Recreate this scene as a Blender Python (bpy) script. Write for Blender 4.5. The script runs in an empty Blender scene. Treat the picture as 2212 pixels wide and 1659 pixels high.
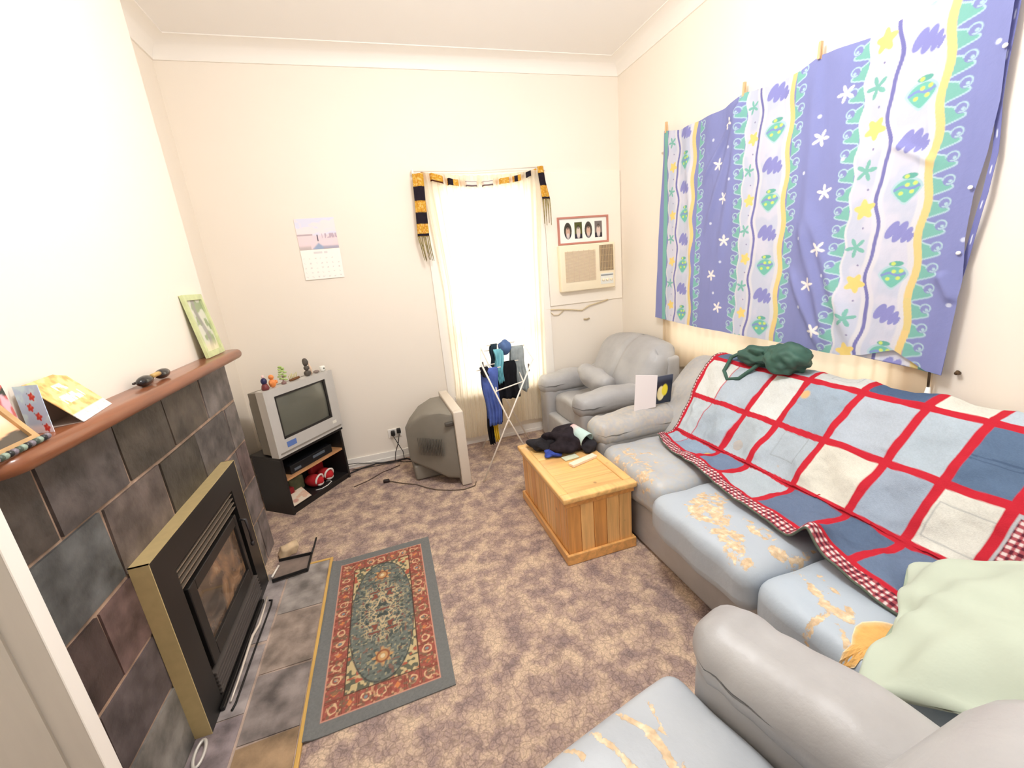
import bpy, bmesh, math, random
import numpy as np
from mathutils import Vector, Matrix
random.seed(4)
SC = bpy.context.scene
COL = SC.collection
PI = math.pi

# ------------------------------------------------------------------ helpers
def lin(c):
    r = []
    for v in c[:3]:
        v = v / 255.0
        r.append(v / 12.92 if v <= .04045 else ((v + .055) / 1.055) ** 2.4)
    return tuple(r)

def lina(c):
    c = np.asarray(c, float) / 255.0
    return np.where(c <= .04045, c / 12.92, ((c + .055) / 1.055) ** 2.4)

def hashn(ix, iy, seed):
    h = (ix.astype(np.int64) * 374761393 + iy.astype(np.int64) * 668265263 + seed * 1442695041) & 0x7fffffff
    h = ((h ^ (h >> 13)) * 1274126177) & 0x7fffffff
    h = h ^ (h >> 16)
    return (h & 0xffff) / 65535.0

def vnoise(x, y, seed=0):
    x = np.asarray(x, float); y = np.asarray(y, float)
    ix = np.floor(x); iy = np.floor(y)
    fx = x - ix; fy = y - iy
    fx = fx * fx * (3 - 2 * fx); fy = fy * fy * (3 - 2 * fy)
    a = hashn(ix, iy, seed); b = hashn(ix + 1, iy, seed); c = hashn(ix, iy + 1, seed); d = hashn(ix + 1, iy + 1, seed)
    return (a * (1 - fx) + b * fx) * (1 - fy) + (c * (1 - fx) + d * fx) * fy

def fbm(x, y, seed=0, o=3):
    s = 0; a = .5; t = 0
    for i in range(o):
        s = s + a * vnoise(x * 2 ** i, y * 2 ** i, seed + i * 17); t += a; a *= .5
    return s / t

# ---- materials
MATS = {}
def new_mat(name):
    m = bpy.data.materials.new(name); m.use_nodes = True
    nt = m.node_tree; nt.nodes.clear()
    out = nt.nodes.new('ShaderNodeOutputMaterial')
    return m, nt, out

def mat(name, col, rough=.6, metal=0.0, var=.0, scale=8.0, bump=.0, bscale=40.0, attr=False, spec=.4, stretch=None, col2=None, coat=0.0, transl=0.0):
    """principled material: colour (or colour attribute), noise variation and bump"""
    if name in MATS: return MATS[name]
    m, nt, out = new_mat(name)
    N, L = nt.nodes.new, nt.links.new
    p = N('ShaderNodeBsdfPrincipled')
    p.inputs['Roughness'].default_value = rough; p.inputs['Metallic'].default_value = metal
    p.inputs['Specular IOR Level'].default_value = spec
    p.inputs['Coat Weight'].default_value = coat
    tc = N('ShaderNodeTexCoord'); src = tc.outputs['Object']
    if stretch:
        mp = N('ShaderNodeMapping'); mp.inputs['Scale'].default_value = stretch; L(src, mp.inputs[0]); src = mp.outputs[0]
    if attr:
        a = N('ShaderNodeAttribute'); a.attribute_name = 'Col'; base = a.outputs['Color']
    else:
        r = N('ShaderNodeRGB'); r.outputs[0].default_value = (*lin(col), 1); base = r.outputs[0]
    if var > 0 or col2:
        no = N('ShaderNodeTexNoise'); no.inputs['Scale'].default_value = scale; no.inputs['Detail'].default_value = 5
        L(src, no.inputs['Vector'])
        mr = N('ShaderNodeMapRange'); mr.inputs['From Min'].default_value = .3; mr.inputs['From Max'].default_value = .7
        if col2:
            L(no.outputs['Fac'], mr.inputs['Value'])
            mx = N('ShaderNodeMix'); mx.data_type = 'RGBA'; L(mr.outputs[0], mx.inputs[0]); L(base, mx.inputs[6])
            mx.inputs[7].default_value = (*lin(col2), 1); base = mx.outputs[2]
        else:
            mr.inputs['To Min'].default_value = 1 - var; mr.inputs['To Max'].default_value = 1 + var
            L(no.outputs['Fac'], mr.inputs['Value'])
            mx = N('ShaderNodeVectorMath'); mx.operation = 'SCALE'; L(base, mx.inputs[0]); L(mr.outputs[0], mx.inputs['Scale']); base = mx.outputs[0]
    L(base, p.inputs['Base Color'])
    if bump > 0:
        nb = N('ShaderNodeTexNoise'); nb.inputs['Scale'].default_value = bscale; nb.inputs['Detail'].default_value = 4
        L(src, nb.inputs['Vector'])
        b = N('ShaderNodeBump'); b.inputs['Strength'].default_value = bump; b.inputs['Distance'].default_value = .01
        L(nb.outputs['Fac'], b.inputs['Height']); L(b.outputs[0], p.inputs['Normal'])
    if transl > 0:
        tr = N('ShaderNodeBsdfTranslucent'); L(base, tr.inputs['Color'])
        ms = N('ShaderNodeMixShader'); ms.inputs[0].default_value = transl
        L(p.outputs[0], ms.inputs[1]); L(tr.outputs[0], ms.inputs[2]); L(ms.outputs[0], out.inputs[0])
    else:
        L(p.outputs[0], out.inputs[0])
    MATS[name] = m
    return m

def ramp(nt, stops):
    r = nt.nodes.new('ShaderNodeValToRGB')
    e = r.color_ramp.elements
    while len(e) < len(stops): e.new(.5)
    for i, (p, c) in enumerate(stops):
        e[i].position = p; e[i].color = (*lin(c), 1)
    return r

# ---- mesh building
class MB:
    def __init__(s): s.v = []; s.f = []; s.c = []
    def add(s, V, F, col=None):
        o = len(s.v); s.v += [tuple(p) for p in V]; s.f += [tuple(i + o for i in f) for f in F]
        s.c += [col if col is not None else (1, 1, 1)] * len(V)
        return s
    def box(s, lo, hi, rot=0, piv=None, col=None, bev=0.0):
        x0, y0, z0 = lo; x1, y1, z1 = hi
        V = [(x, y, z) for z in (z0, z1) for y in (y0, y1) for x in (x0, x1)]
        F = [(0, 2, 3, 1), (4, 5, 7, 6), (0, 1, 5, 4), (2, 6, 7, 3), (0, 4, 6, 2), (1, 3, 7, 5)]
        if bev > 0:
            V, F = bevbox(lo, hi, bev)
        if rot:
            px, py = piv if piv else ((x0 + x1) / 2, (y0 + y1) / 2); cs, sn = math.cos(rot), math.sin(rot)
            V = [(px + (x - px) * cs - (y - py) * sn, py + (x - px) * sn + (y - py) * cs, z) for x, y, z in V]
        return s.add(V, F, col)
    def quadbox(s, P, n, col=None):
        """prism: polygon P (list of 3d) extruded by vector n"""
        k = len(P); V = list(P) + [tuple(np.array(p) + np.array(n)) for p in P]
        F = [tuple(range(k))[::-1], tuple(range(k, 2 * k))] + [(i, (i + 1) % k, k + (i + 1) % k, k + i) for i in range(k)]
        return s.add(V, F, col)
    def tube(s, path, r, n=8, col=None, closed=False):
        P = [Vector(p) for p in path]; k = len(P); rings = []
        up = None
        for i, p in enumerate(P):
            if closed: t = P[(i + 1) % k] - P[i - 1]
            else: t = P[min(i + 1, k - 1)] - P[max(i - 1, 0)]
            t.normalize()
            if up is None:
                a = Vector((0, 0, 1)) if abs(t.z) < .9 else Vector((1, 0, 0)); up = (a - t * a.dot(t)).normalized()
            else:
                up = (up - t * up.dot(t)).normalized()
            b = t.cross(up); rr = r[i] if isinstance(r, (list, tuple)) else r
            rings.append([p + (up * math.cos(2 * PI * j / n) + b * math.sin(2 * PI * j / n)) * rr for j in range(n)])
        V = [q for R in rings for q in R]; F = []
        for i in range(k if closed else k - 1):
            for j in range(n):
                a = i * n + j; b2 = i * n + (j + 1) % n; i2 = (i + 1) % k
                F.append((a, b2, i2 * n + (j + 1) % n, i2 * n + j))
        if not closed:
            F.append(tuple(range(n))[::-1]); F.append(tuple((k - 1) * n + j for j in range(n)))
        return s.add(V, F, col)
    def ell(s, c, r, nu=16, nv=10, col=None, f=None, rot=None):
        V = []; F = []
        for i in range(nv + 1):
            t = PI * i / nv
            for j in range(nu):
                a = 2 * PI * j / nu
                d = Vector((math.sin(t) * math.cos(a), math.sin(t) * math.sin(a), math.cos(t)))
                k = f(d) if f else 1
                q = Vector((d.x * r[0] * k, d.y * r[1] * k, d.z * r[2] * k))
                if rot: q = rot @ q
                V.append((c[0] + q.x, c[1] + q.y, c[2] + q.z))
        for i in range(nv):
            for j in range(nu):
                F.append((i * nu + j, (i + 1) * nu + j, (i + 1) * nu + (j + 1) % nu, i * nu + (j + 1) % nu))
        return s.add(V, F, col)
    def lathe(s, c, prof, n=20, col=None, M=None):
        V = []; F = []
        for r, z in prof:
            for j in range(n):
                a = 2 * PI * j / n; q = Vector((r * math.cos(a), r * math.sin(a), z))
                if M: q = M @ q
                V.append((c[0] + q.x, c[1] + q.y, c[2] + q.z))
        k = len(prof)
        for i in range(k - 1):
            for j in range(n):
                F.append((i * n + j, i * n + (j + 1) % n, (i + 1) * n + (j + 1) % n, (i + 1) * n + j))
        F.append(tuple(range(n))[::-1]); F.append(tuple((k - 1) * n + j for j in range(n)))
        return s.add(V, F, col)
    def arr(s, P, C=None, closed_u=False):
        """grid of points P[nu,nv,3]"""
        nu, nv = P.shape[:2]; o = len(s.v)
        s.v += [tuple(p) for p in P.reshape(-1, 3).tolist()]
        s.c += ([tuple(c) for c in C.reshape(-1, 3).tolist()] if C is not None else [(1, 1, 1)] * (nu * nv))
        for i in range(nu if closed_u else nu - 1):
            i2 = (i + 1) % nu
            for j in range(nv - 1):
                s.f.append((o + i * nv + j, o + i2 * nv + j, o + i2 * nv + j + 1, o + i * nv + j + 1))
        return s
    def build(s, name, m, parent=None, smooth=False, attr=None, solid=0.0, loc=None, off=0.0):
        me = bpy.data.meshes.new(name); me.from_pydata(s.v, [], s.f); me.update()
        if attr is None: attr = any(c != (1, 1, 1) for c in s.c[:1] + s.c[-1:] + s.c[len(s.c) // 2:len(s.c) // 2 + 1])
        if attr:
            ca = me.color_attributes.new('Col', 'FLOAT_COLOR', 'POINT')
            a = np.ones((len(s.v), 4), np.float32); a[:, :3] = np.array(s.c, np.float32); ca.data.foreach_set('color', a.ravel())
        bm = bmesh.new(); bm.from_mesh(me); bmesh.ops.recalc_face_normals(bm, faces=bm.faces); bm.to_mesh(me); bm.free()
        if smooth:
            me.polygons.foreach_set('use_smooth', [True] * len(me.polygons))
            if smooth != True: me.set_sharp_from_angle(angle=math.radians(smooth))
        me.materials.append(m)
        o = bpy.data.objects.new(name, me); COL.objects.link(o)
        if parent is not None:
            o.parent = parent
            # meshes are written in world coordinates: keep them there under an Empty that sits at the thing's base
            o.matrix_parent_inverse = parent_world(parent).inverted()
        if solid:
            md = o.modifiers.new('thickness', 'SOLIDIFY'); md.thickness = solid; md.offset = off
        return o

def parent_world(o):
    """world matrix of a parent: an Empty stands at its thing's base, a mesh parent is already in world coordinates"""
    return o.matrix_basis.copy() if o.type == 'EMPTY' else Matrix()

def bevbox(lo, hi, b):
    bm = bmesh.new(); bmesh.ops.create_cube(bm, size=1)
    s = [hi[i] - lo[i] for i in range(3)]; c = [(hi[i] + lo[i]) / 2 for i in range(3)]
    for v in bm.verts: v.co = Vector((c[0] + v.co.x * s[0], c[1] + v.co.y * s[1], c[2] + v.co.z * s[2]))
    bmesh.ops.bevel(bm, geom=bm.edges[:], offset=min(b, min(s) * .45), segments=3, profile=.5, affect='EDGES')
    bm.verts.index_update()
    V = [tuple(v.co) for v in bm.verts]; F = [tuple(v.index for v in f.verts) for f in bm.faces]
    bm.free(); return V, F

def rbox(size, r, n=14, deform=None):
    """rounded soft box (cushion) centred on the origin; returns V,F"""
    hx, hy, hz = size[0] / 2, size[1] / 2, size[2] / 2
    r = min(r, hx * .98, hy * .98, hz * .98)
    def axis(h, k):
        k = max(4, k); a = [-h + r * (1 - math.cos(PI / 2 * i / 4)) for i in range(4)]
        mid = [-h + r + (2 * h - 2 * r) * i / k for i in range(k + 1)]
        return a + mid + [-q for q in a[::-1]]
    ax = [axis(h, int(n * h / max(hx, hy, hz)) + 3) for h in (hx, hy, hz)]
    idx = {}; V = []; F = []
    def vid(p):
        key = tuple(round(q, 6) for q in p)
        if key not in idx:
            idx[key] = len(V); V.append(p)
        return idx[key]
    for d in range(3):
        a, b = [k for k in range(3) if k != d]
        for sgn in (-1, 1):
            for i in range(len(ax[a]) - 1):
                for j in range(len(ax[b]) - 1):
                    q = []
                    for (ii, jj) in ((i, j), (i + 1, j), (i + 1, j + 1), (i, j + 1)):
                        p = [0, 0, 0]; p[d] = sgn * (hx, hy, hz)[d]; p[a] = ax[a][ii]; p[b] = ax[b][jj]; q.append(vid(tuple(p)))
                    F.append(tuple(q) if sgn > 0 else tuple(q[::-1]))
    out = []
    for p in V:
        P = Vector(p); I = Vector((max(-hx + r, min(hx - r, p[0])), max(-hy + r, min(hy - r, p[1])), max(-hz + r, min(hz - r, p[2]))))
        d = P - I
        if d.length > 1e-9: P = I + d.normalized() * r
        if deform: P = Vector(deform(P))
        out.append(tuple(P))
    return out, F

def place(V, M): return [tuple(M @ Vector(v)) for v in V]
def TR(x, y, z, rz=0, rx=0, ry=0):
    return Matrix.Translation((x, y, z)) @ Matrix.Rotation(rz, 4, 'Z') @ Matrix.Rotation(rx, 4, 'X') @ Matrix.Rotation(ry, 4, 'Y')

def tag(o, label, cat, group=None):
    o['label'] = label; o['category'] = cat
    if group: o['group'] = group
    return o
def thing(name, label, cat, loc=(0, 0, 0), rz=0, group=None):
    o = bpy.data.objects.new(name, None); COL.objects.link(o); o.empty_display_size = .05
    o.location = loc; o.rotation_euler = (0, 0, rz)
    o.matrix_basis = Matrix.Translation(loc) @ Matrix.Rotation(rz, 4, 'Z')
    return tag(o, label, cat, group)
def struct(o): o['kind'] = 'structure'; return o

def mixc(base, col, m):
    """blend linear colour arrays; col in sRGB 0-255"""
    m = np.clip(m, 0, 1)[..., None]
    return base * (1 - m) + lina(col) * m
def ss(x, a, b):
    t = np.clip((x - a) / (b - a), 0, 1); return t * t * (3 - 2 * t)

# ------------------------------------------------------------------ dimensions (metres)
YB = 3.778      # back wall
XR = 2.31       # right wall
XC = -.955      # chimney breast plaster
XA = -1.2       # left wall in the alcove
ZC = 3.26       # ceiling

# ------------------------------------------------------------------ setting
def carpet_mat():
    m, nt, out = new_mat('patterned_carpet'); N, L = nt.nodes.new, nt.links.new
    tc = N('ShaderNodeTexCoord')
    wob = N('ShaderNodeTexNoise'); wob.inputs['Scale'].default_value = 22; wob.inputs['Detail'].default_value = 3; L(tc.outputs['Object'], wob.inputs['Vector'])
    add = N('ShaderNodeVectorMath'); add.operation = 'MULTIPLY_ADD'; add.inputs[1].default_value = (.045, .045, 0); L(wob.outputs['Color'], add.inputs[0]); L(tc.outputs['Object'], add.inputs[2])
    n1 = N('ShaderNodeTexNoise'); n1.inputs['Scale'].default_value = 9.5; n1.inputs['Detail'].default_value = 4; n1.inputs['Roughness'].default_value = .62; L(add.outputs[0], n1.inputs['Vector'])
    r1 = ramp(nt, [(.32, (144, 126, 123)), (.43, (164, 142, 134)), (.51, (184, 160, 145)), (.61, (206, 181, 158)), (.74, (222, 197, 170))])
    L(n1.outputs['Fac'], r1.inputs[0])
    vo = N('ShaderNodeTexVoronoi'); vo.feature = 'DISTANCE_TO_EDGE'; vo.inputs['Scale'].default_value = 42; L(add.outputs[0], vo.inputs['Vector'])
    n2 = N('ShaderNodeTexNoise'); n2.inputs['Scale'].default_value = 6; L(tc.outputs['Object'], n2.inputs['Vector'])
    r2 = N('ShaderNodeMapRange'); r2.inputs['From Min'].default_value = .02; r2.inputs['From Max'].default_value = .12; r2.inputs['To Min'].default_value = .74; r2.inputs['To Max'].default_value = 1.0; L(vo.outputs['Distance'], r2.inputs['Value'])
    n3 = N('ShaderNodeTexNoise'); n3.inputs['Scale'].default_value = 160; n3.inputs['Detail'].default_value = 2; L(tc.outputs['Object'], n3.inputs['Vector'])
    r3 = N('ShaderNodeMapRange'); r3.inputs['From Min'].default_value = .3; r3.inputs['From Max'].default_value = .7; r3.inputs['To Min'].default_value = .8; r3.inputs['To Max'].default_value = 1.15; L(n3.outputs['Fac'], r3.inputs['Value'])
    mu = N('ShaderNodeMath'); mu.operation = 'MULTIPLY'; L(r2.outputs[0], mu.inputs[0]); L(r3.outputs[0], mu.inputs[1])
    sc = N('ShaderNodeVectorMath'); sc.operation = 'SCALE'; L(r1.outputs[0], sc.inputs[0]); L(mu.outputs[0], sc.inputs['Scale'])
    p = N('ShaderNodeBsdfPrincipled'); p.inputs['Roughness'].default_value = .95; p.inputs['Specular IOR Level'].default_value = .05
    L(sc.outputs[0], p.inputs['Base Color'])
    b = N('ShaderNodeBump'); b.inputs['Strength'].default_value = .5; b.inputs['Distance'].default_value = .004; L(n3.outputs['Fac'], b.inputs['Height']); L(b.outputs[0], p.inputs['Normal'])
    L(p.outputs[0], out.inputs[0]); return m

M_wall = mat('cream_wall_paint', (243, 234, 221), .75, var=.015, scale=1.2, bump=.06, bscale=14, spec=.2)
M_ceil = mat('ceiling_paint', (246, 243, 239), .8, spec=.2)
M_trim = mat('white_gloss_trim', (246, 241, 233), .45)
M_door_shaded = mat('door_paint_shaded', (192, 184, 172), .5, var=.03, scale=30, stretch=(1, 1, .1))  # greyed so the door face looks shaded; the shade is in the paint

struct(MB().box((-1.5, -2.2, -.08), (2.6, YB + .2, 0)).build('floor', carpet_mat()))
struct(MB().box((-1.5, -2.2, ZC), (2.6, YB + .2, ZC + .1)).build('ceiling', M_ceil))
# back wall with the sash window opening
WX0, WX1, WZ0, WZ1 = .56, 1.40, .52, 2.30
b = MB()
b.box((-1.4, YB, 0), (WX0, YB + .15, ZC)).box((WX1, YB, 0), (XR + .15, YB + .15, ZC))
b.box((WX0, YB, 0), (WX1, YB + .15, WZ0)).box((WX0, YB, WZ1), (WX1, YB + .15, ZC))
struct(b.build('wall_back', M_wall))
# right wall with the wide window opening behind the hung doona cover
RY0, RY1, RZ0, RZ1 = 1.32, 3.02, .78, 2.25
b = MB()
b.box((XR, -2.2, 0), (XR + .15, RY0, ZC)).box((XR, RY1, 0), (XR + .15, YB, ZC))
b.box((XR, RY0, 0), (XR + .15, RY1, RZ0)).box((XR, RY0, RZ1), (XR + .15, RY1, ZC))
struct(b.build('wall_right', M_wall))
# left wall: alcove, chimney breast and the near recess
b = MB()
b.box((XA - .15, -2.2, 0), (XA, YB, ZC)).box((XA, 1.12, 0), (XC, 2.80, ZC))
struct(b.build('wall_left', M_wall))
# cove cornice following back, right, alcove and chimney breast
def cornice(name, path):
    prof = []
    for i in range(9):
        t = i / 8 * PI / 2
        prof.append((.012 + .118 * (1 - math.cos(t)), ZC - .104 + .098 * math.sin(t)))
    prof = [(0, ZC - .104)] + prof + [(.138, ZC - .006), (.138, ZC), (0, ZC)]
    n = len(path); V = []; F = []
    for i, (x, y, dx, dy) in enumerate(path):
        for d, z in prof: V.append((x + dx * d, y + dy * d, z))
    k = len(prof)
    for i in range(n - 1):
        for j in range(k):
            F.append((i * k + j, (i + 1) * k + j, (i + 1) * k + (j + 1) % k, i * k + (j + 1) % k))
    F.append(tuple(range(k))); F.append(tuple((n - 1) * k + j for j in range(k))[::-1])
    return struct(MB().add(V, F).build(name, M_trim, smooth=35))
cornice('trim_1', [(XC, 1.12, 1, 0), (XC, 2.80, 1, 1), (XA, 2.80, 1, 1), (XA, YB, 1, -1), (XR, YB, -1, -1), (XR, -2.2, -1, 0)])
b = MB(); b.box((XA, YB - .014, 0), (XR, YB, .085)).box((XA, YB - .02, 0), (XR, YB, .03))
struct(b.build('baseboard_back', M_trim))
struct(MB().box((XR - .014, .0, 0), (XR, YB - .02, .085)).build('baseboard_right', M_trim))
# glass and sashes
def glass_mat():
    m, nt, out = new_mat('window_glass'); N, L = nt.nodes.new, nt.links.new
    g = N('ShaderNodeBsdfGlass'); g.inputs['IOR'].default_value = 1.01; g.inputs['Roughness'].default_value = 0
    t = N('ShaderNodeBsdfTransparent'); mx = N('ShaderNodeMixShader'); mx.inputs[0].default_value = .85
    L(g.outputs[0], mx.inputs[1]); L(t.outputs[0], mx.inputs[2]); L(mx.outputs[0], out.inputs[0]); return m
M_glass = glass_mat()
w = MB()
yy = YB + .05
for x0, x1, z0, z1 in ((WX0, WX0 + .045, WZ0, WZ1), (WX1 - .045, WX1, WZ0, WZ1), (WX0, WX1, WZ0, WZ0 + .06), (WX0, WX1, WZ1 - .05, WZ1), (WX0, WX1, 1.02, 1.10)):
    w.box((x0, yy, z0), (x1, yy + .045, z1))
win = struct(w.build('window_1', M_trim))
struct(MB().box((WX0 + .04, yy + .02, WZ0 + .05), (WX1 - .04, yy + .024, WZ1 - .04)).build('window_pane', M_glass, win))
w = MB()
for x0, x1, z0, z1 in ((.44, .53, .086, 2.42), (1.43, 1.52, .086, 2.42), (.44, 1.52, 2.33, 2.42)):
    w.box((x0, YB - .018, z0), (x1, YB, z1), bev=.004)
w.box((.5, YB - .05, .47), (1.46, YB, .50))
struct(w.build('trim_2', M_trim))
w = MB(); xx = XR + .05
for y0, y1, z0, z1 in ((RY0, RY0 + .05, RZ0, RZ1), (RY1 - .05, RY1, RZ0, RZ1), (RY0, RY1, RZ0, RZ0 + .06), (RY0, RY1, RZ1 - .05, RZ1), (2.14, 2.20, RZ0, RZ1)):
    w.box((xx, y0, z0), (xx + .045, y1, z1))
win = struct(w.build('window_2', M_trim))
struct(MB().box((xx + .02, RY0 + .04, RZ0 + .05), (xx + .024, RY1 - .04, RZ1 - .04)).build('window_pane', M_glass, win))  # added unseen point lamp, stands in for flash bounced off the ceiling
# infill board behind the air conditioner
b = MB(); b.box((1.525, YB - .012, 1.225), (XR - .006, YB, 2.40), bev=.003)
struct(b.build('trim_3', mat('board_paint', (249, 240, 226), .6)))

# near door leaf on the left (face coloured as shaded, edge strip coloured as lit)
dr = MB(); D0 = (-.835, 1.03)
dr.box((-1.19, 1.03, .01), (-.835, 1.068, 2.05), bev=.003)
door = struct(dr.build('door_1', M_door_shaded))
e = MB().box((-.8352, 1.0305, .012), (-.832, 1.0675, 2.048)); struct(e.build('door_edge_lit', M_trim, door))  # white strip puts the light on the edge into its colour
# panel mould on the face
pm = MB()
for x0, x1, z0, z1 in ((-.905, -.893, .15, 1.9), (-1.15, -.9055, .15, .162), (-1.15, -.9055, 1.888, 1.9)):
    pm.box((x0, 1.024, z0), (x1, 1.031, z1))
struct(pm.build('door_panel', M_door_shaded, door))

# ------------------------------------------------------------------ fireplace
M_slate = mat('slate_tiles', (0, 0, 0), .5, attr=True, var=.5, scale=11, bump=.6, bscale=16, spec=.45)
M_oak = mat('varnished_timber', (142, 86, 56), .32, var=.28, scale=5, bump=.05, bscale=30, stretch=(4, .5, 6), coat=.3)
fp = thing('fireplace', 'slate clad chimney front with timber mantel shelf, left of room', 'fireplace', (-.94, 1.97, 0))
rows = [
 (1.0, 1.25, [(1.14, 1.326, (92, 83, 77)), (1.326, 1.67, (102, 93, 90)), (1.67, 2.013, (84, 75, 66)), (2.013, 2.39, (96, 86, 76)), (2.39, 2.785, (128, 120, 116))]),
 (.748, 1.0, [(1.14, 1.49, (106, 108, 108)), (1.49, 1.853, (116, 103, 97)), (1.853, 2.195, (82, 75, 67)), (2.195, 2.595, (108, 101, 98)), (2.595, 2.785, (134, 125, 120))]),
 (.505, .748, [(1.14, 1.334, (84, 70, 68)), (1.334, 1.62, (125, 101, 97)), (1.62, 2.3, (95, 88, 84)), (2.3, 2.60, (118, 110, 108)), (2.60, 2.785, (124, 105, 102))]),
 (.274, .505, [(1.14, 1.20, (96, 84, 82)), (1.20, 1.60, (108, 98, 99)), (1.60, 2.3, (95, 88, 84)), (2.3, 2.54, (130, 122, 120)), (2.54, 2.785, (136, 126, 124))]),
 (.0, .274, [(1.14, 1.56, (150, 146, 140)), (1.56, 2.3, (95, 88, 84)), (2.3, 2.62, (140, 133, 130)), (2.62, 2.785, (138, 128, 126))]),
]
s = MB(); s.box((-.954, 1.13, 0), (-.946, 2.79, 1.25), col=lin((164, 138, 118)))
rnd = random.Random(7)
for z0, z1, ts in rows:
    for y0, y1, c in ts:
        j = lambda: rnd.uniform(-.006, .006)
        g = .008
        P = [(-.947, y0 + g + j(), z0 + g + j() * .6), (-.947, y1 - g + j(), z0 + g + j() * .6), (-.947, y1 - g + j(), z1 - g + j() * .6), (-.947, y0 + g + j(), z1 - g + j() * .6)]
        if z0 == 0: P[0] = (P[0][0], P[0][1], .004); P[1] = (P[1][0], P[1][1], .004)
        s.quadbox(P, (.008 + rnd.uniform(-.0015, .002), 0, 0), col=tuple(q * .68 for q in lin(c)))
s.build('stone_facing', M_slate, fp)
# mantel: rounded bullnose shelf with the near corner rounded in plan
m_ = MB(); prof = []
Y0, Y1, XF, XK = 1.115, 2.80, -.832, -.953
out_ = [(XK, Y0)]
for i in range(9):
    a = PI / 2 * i / 8; out_.append((XF - .07 + .07 * math.sin(a), Y0 + .07 - .07 * math.cos(a)))
for i in range(13): out_.append((XF, Y0 + .07 + (Y1 - .05 - Y0 - .07) * (i + 1) / 13))
for i in range(1, 9):
    a = PI / 2 * i / 8; out_.append((XF - .04 + .04 * math.cos(a), Y1 - .04 + .04 * math.sin(a)))
out_.append((XK, Y1))
rings = []
for k in range(9):
    a = -PI / 2 + PI * k / 8; ins = .018 * (1 - math.cos(a)); z = 1.275 + .025 * math.sin(a)
    rings.append([(max(XK, x - ins if x > XK else x), y + (ins if y < 1.3 else (-ins if y > 2.7 else 0)), z) for x, y in out_])
V = [p for r in rings for p in r]; n = len(out_); F = []
for k in range(8):
    for i in range(n): F.append((k * n + i, k * n + (i + 1) % n, (k + 1) * n + (i + 1) % n, (k + 1) * n + i))
F.append(tuple(range(n))[::-1]); F.append(tuple(8 * n + i for i in range(n)))
m_.add(V, F).build('mantel_shelf', M_oak, fp, smooth=40)

# slate hearth let into the floor
he = thing('hearth', 'slate tiled hearth slab on the floor in front of wood heater', 'hearth', (-.75, 1.7, 0))
h = MB(); h.box((-.94, .85, 0), (-.555, 2.43, .008), col=lin((172, 152, 138)))
for x0, x1, y0, y1, c in [(-.94, -.78, .85, 1.2, (120, 108, 108)), (-.94, -.78, 1.2, 1.54, (122, 111, 112)), (-.94, -.78, 1.54, 1.9, (128, 120, 118)), (-.94, -.78, 1.9, 2.43, (132, 124, 122)),
                        (-.78, -.555, .85, 1.41, (126, 104, 80)), (-.78, -.555, 1.41, 1.71, (112, 103, 99)), (-.78, -.555, 1.71, 2.06, (128, 114, 104)), (-.78, -.555, 2.06, 2.43, (126, 119, 114))]:
    g = .006; j = lambda: rnd.uniform(-.008, .008)
    h.quadbox([(x0 + g, y0 + g + j(), .006), (x1 - g, y0 + g + j(), .006), (x1 - g, y1 - g + j(), .006), (x0 + g, y1 - g + j(), .006)], (0, 0, .006), col=tuple(q * 1.4 for q in lin(c)))
h.build('slate_tiles', M_slate, he)
M_pineedge = mat('brass_timber_strip', (214, 172, 96), .35, metal=.0, var=.15, scale=20, stretch=(1, .2, 1))
MB().box((-.556, .85, 0), (-.540, 2.446, .014), bev=.003).build('edge_strip', M_pineedge, he)
MB().box((-.76, 2.430, 0), (-.5565, 2.446, .014), bev=.003).build('edge_strip', M_pineedge, he)

# wood heater insert
M_black = mat('heater_black_enamel', (26, 24, 23), .38, var=.1, scale=12, spec=.5)
M_dk = mat('heater_dark_steel', (24, 22, 21), .5)
M_gold = mat('brassy_gold_trim', (208, 186, 134), .36, metal=.25, var=.05, scale=30)
M_silver = mat('bright_steel_edge', (170, 155, 138), .35, metal=.6)
wh = thing('wood_heater', 'black built in wood heater with brass edged fascia and glass door', 'heater', (-.90, 1.93, .008))
X0, X1, HY0, HY1, HZ1 = -.9385, -.880, 1.50, 2.375, .772
f = MB()
# fascia frame with opening
OY0, OY1, OZ0, OZ1 = 1.625, 2.25, .05, .655
for y0, y1, z0, z1 in ((HY0 + .004, OY0, .012, HZ1 - .004), (OY1, HY1 - .004, .012, HZ1 - .004), (OY0, OY1, OZ1, HZ1 - .004), (OY0, OY1, .012, OZ0)):
    f.box((X0, y0, z0), (X1, y1, z1))
f.build('fascia', M_black, wh)
t = MB()
t.box((X0, HY0, .012), (X1 + .0005, HY0 + .0038, HZ1)).box((X0, HY1 - .0038, .012), (X1 + .0005, HY1, HZ1)).box((X0, HY0, HZ1 - .0038), (X1 + .0005, HY1, HZ1))
t.build('brass_trim', M_gold, wh)
MB().box((X0, OY0, OZ0), (X0 + .008, OY1, OZ1)).build('firebox', M_dk, wh)
lv = MB()
for k in range(4):
    z = .560 + k * .024
    lv.quadbox([(X1 - .022, OY0 + .005, z), (X1 - .004, OY0 + .005, z + .004), (X1 - .004, OY0 + .005, z + .009), (X1 - .022, OY0 + .005, z + .006)], (0, OY1 - OY0 - .01, 0))
lv.build('louvre', M_silver, wh)
dg = MB(); GY0, GY1, GZ0, GZ1 = 1.705, 2.17, .245, .50
DY0, DY1, DZ0, DZ1 = 1.65, 2.20, .18, .548
for y0, y1, z0, z1 in ((DY0, GY0, DZ0, DZ1), (GY1, DY1, DZ0, DZ1), (GY0, GY1, GZ1, DZ1), (GY0, GY1, DZ0, GZ0)):
    dg.box((X1 - .024, y0, z0), (X1 + .004, y1, z1), bev=.004)
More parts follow.
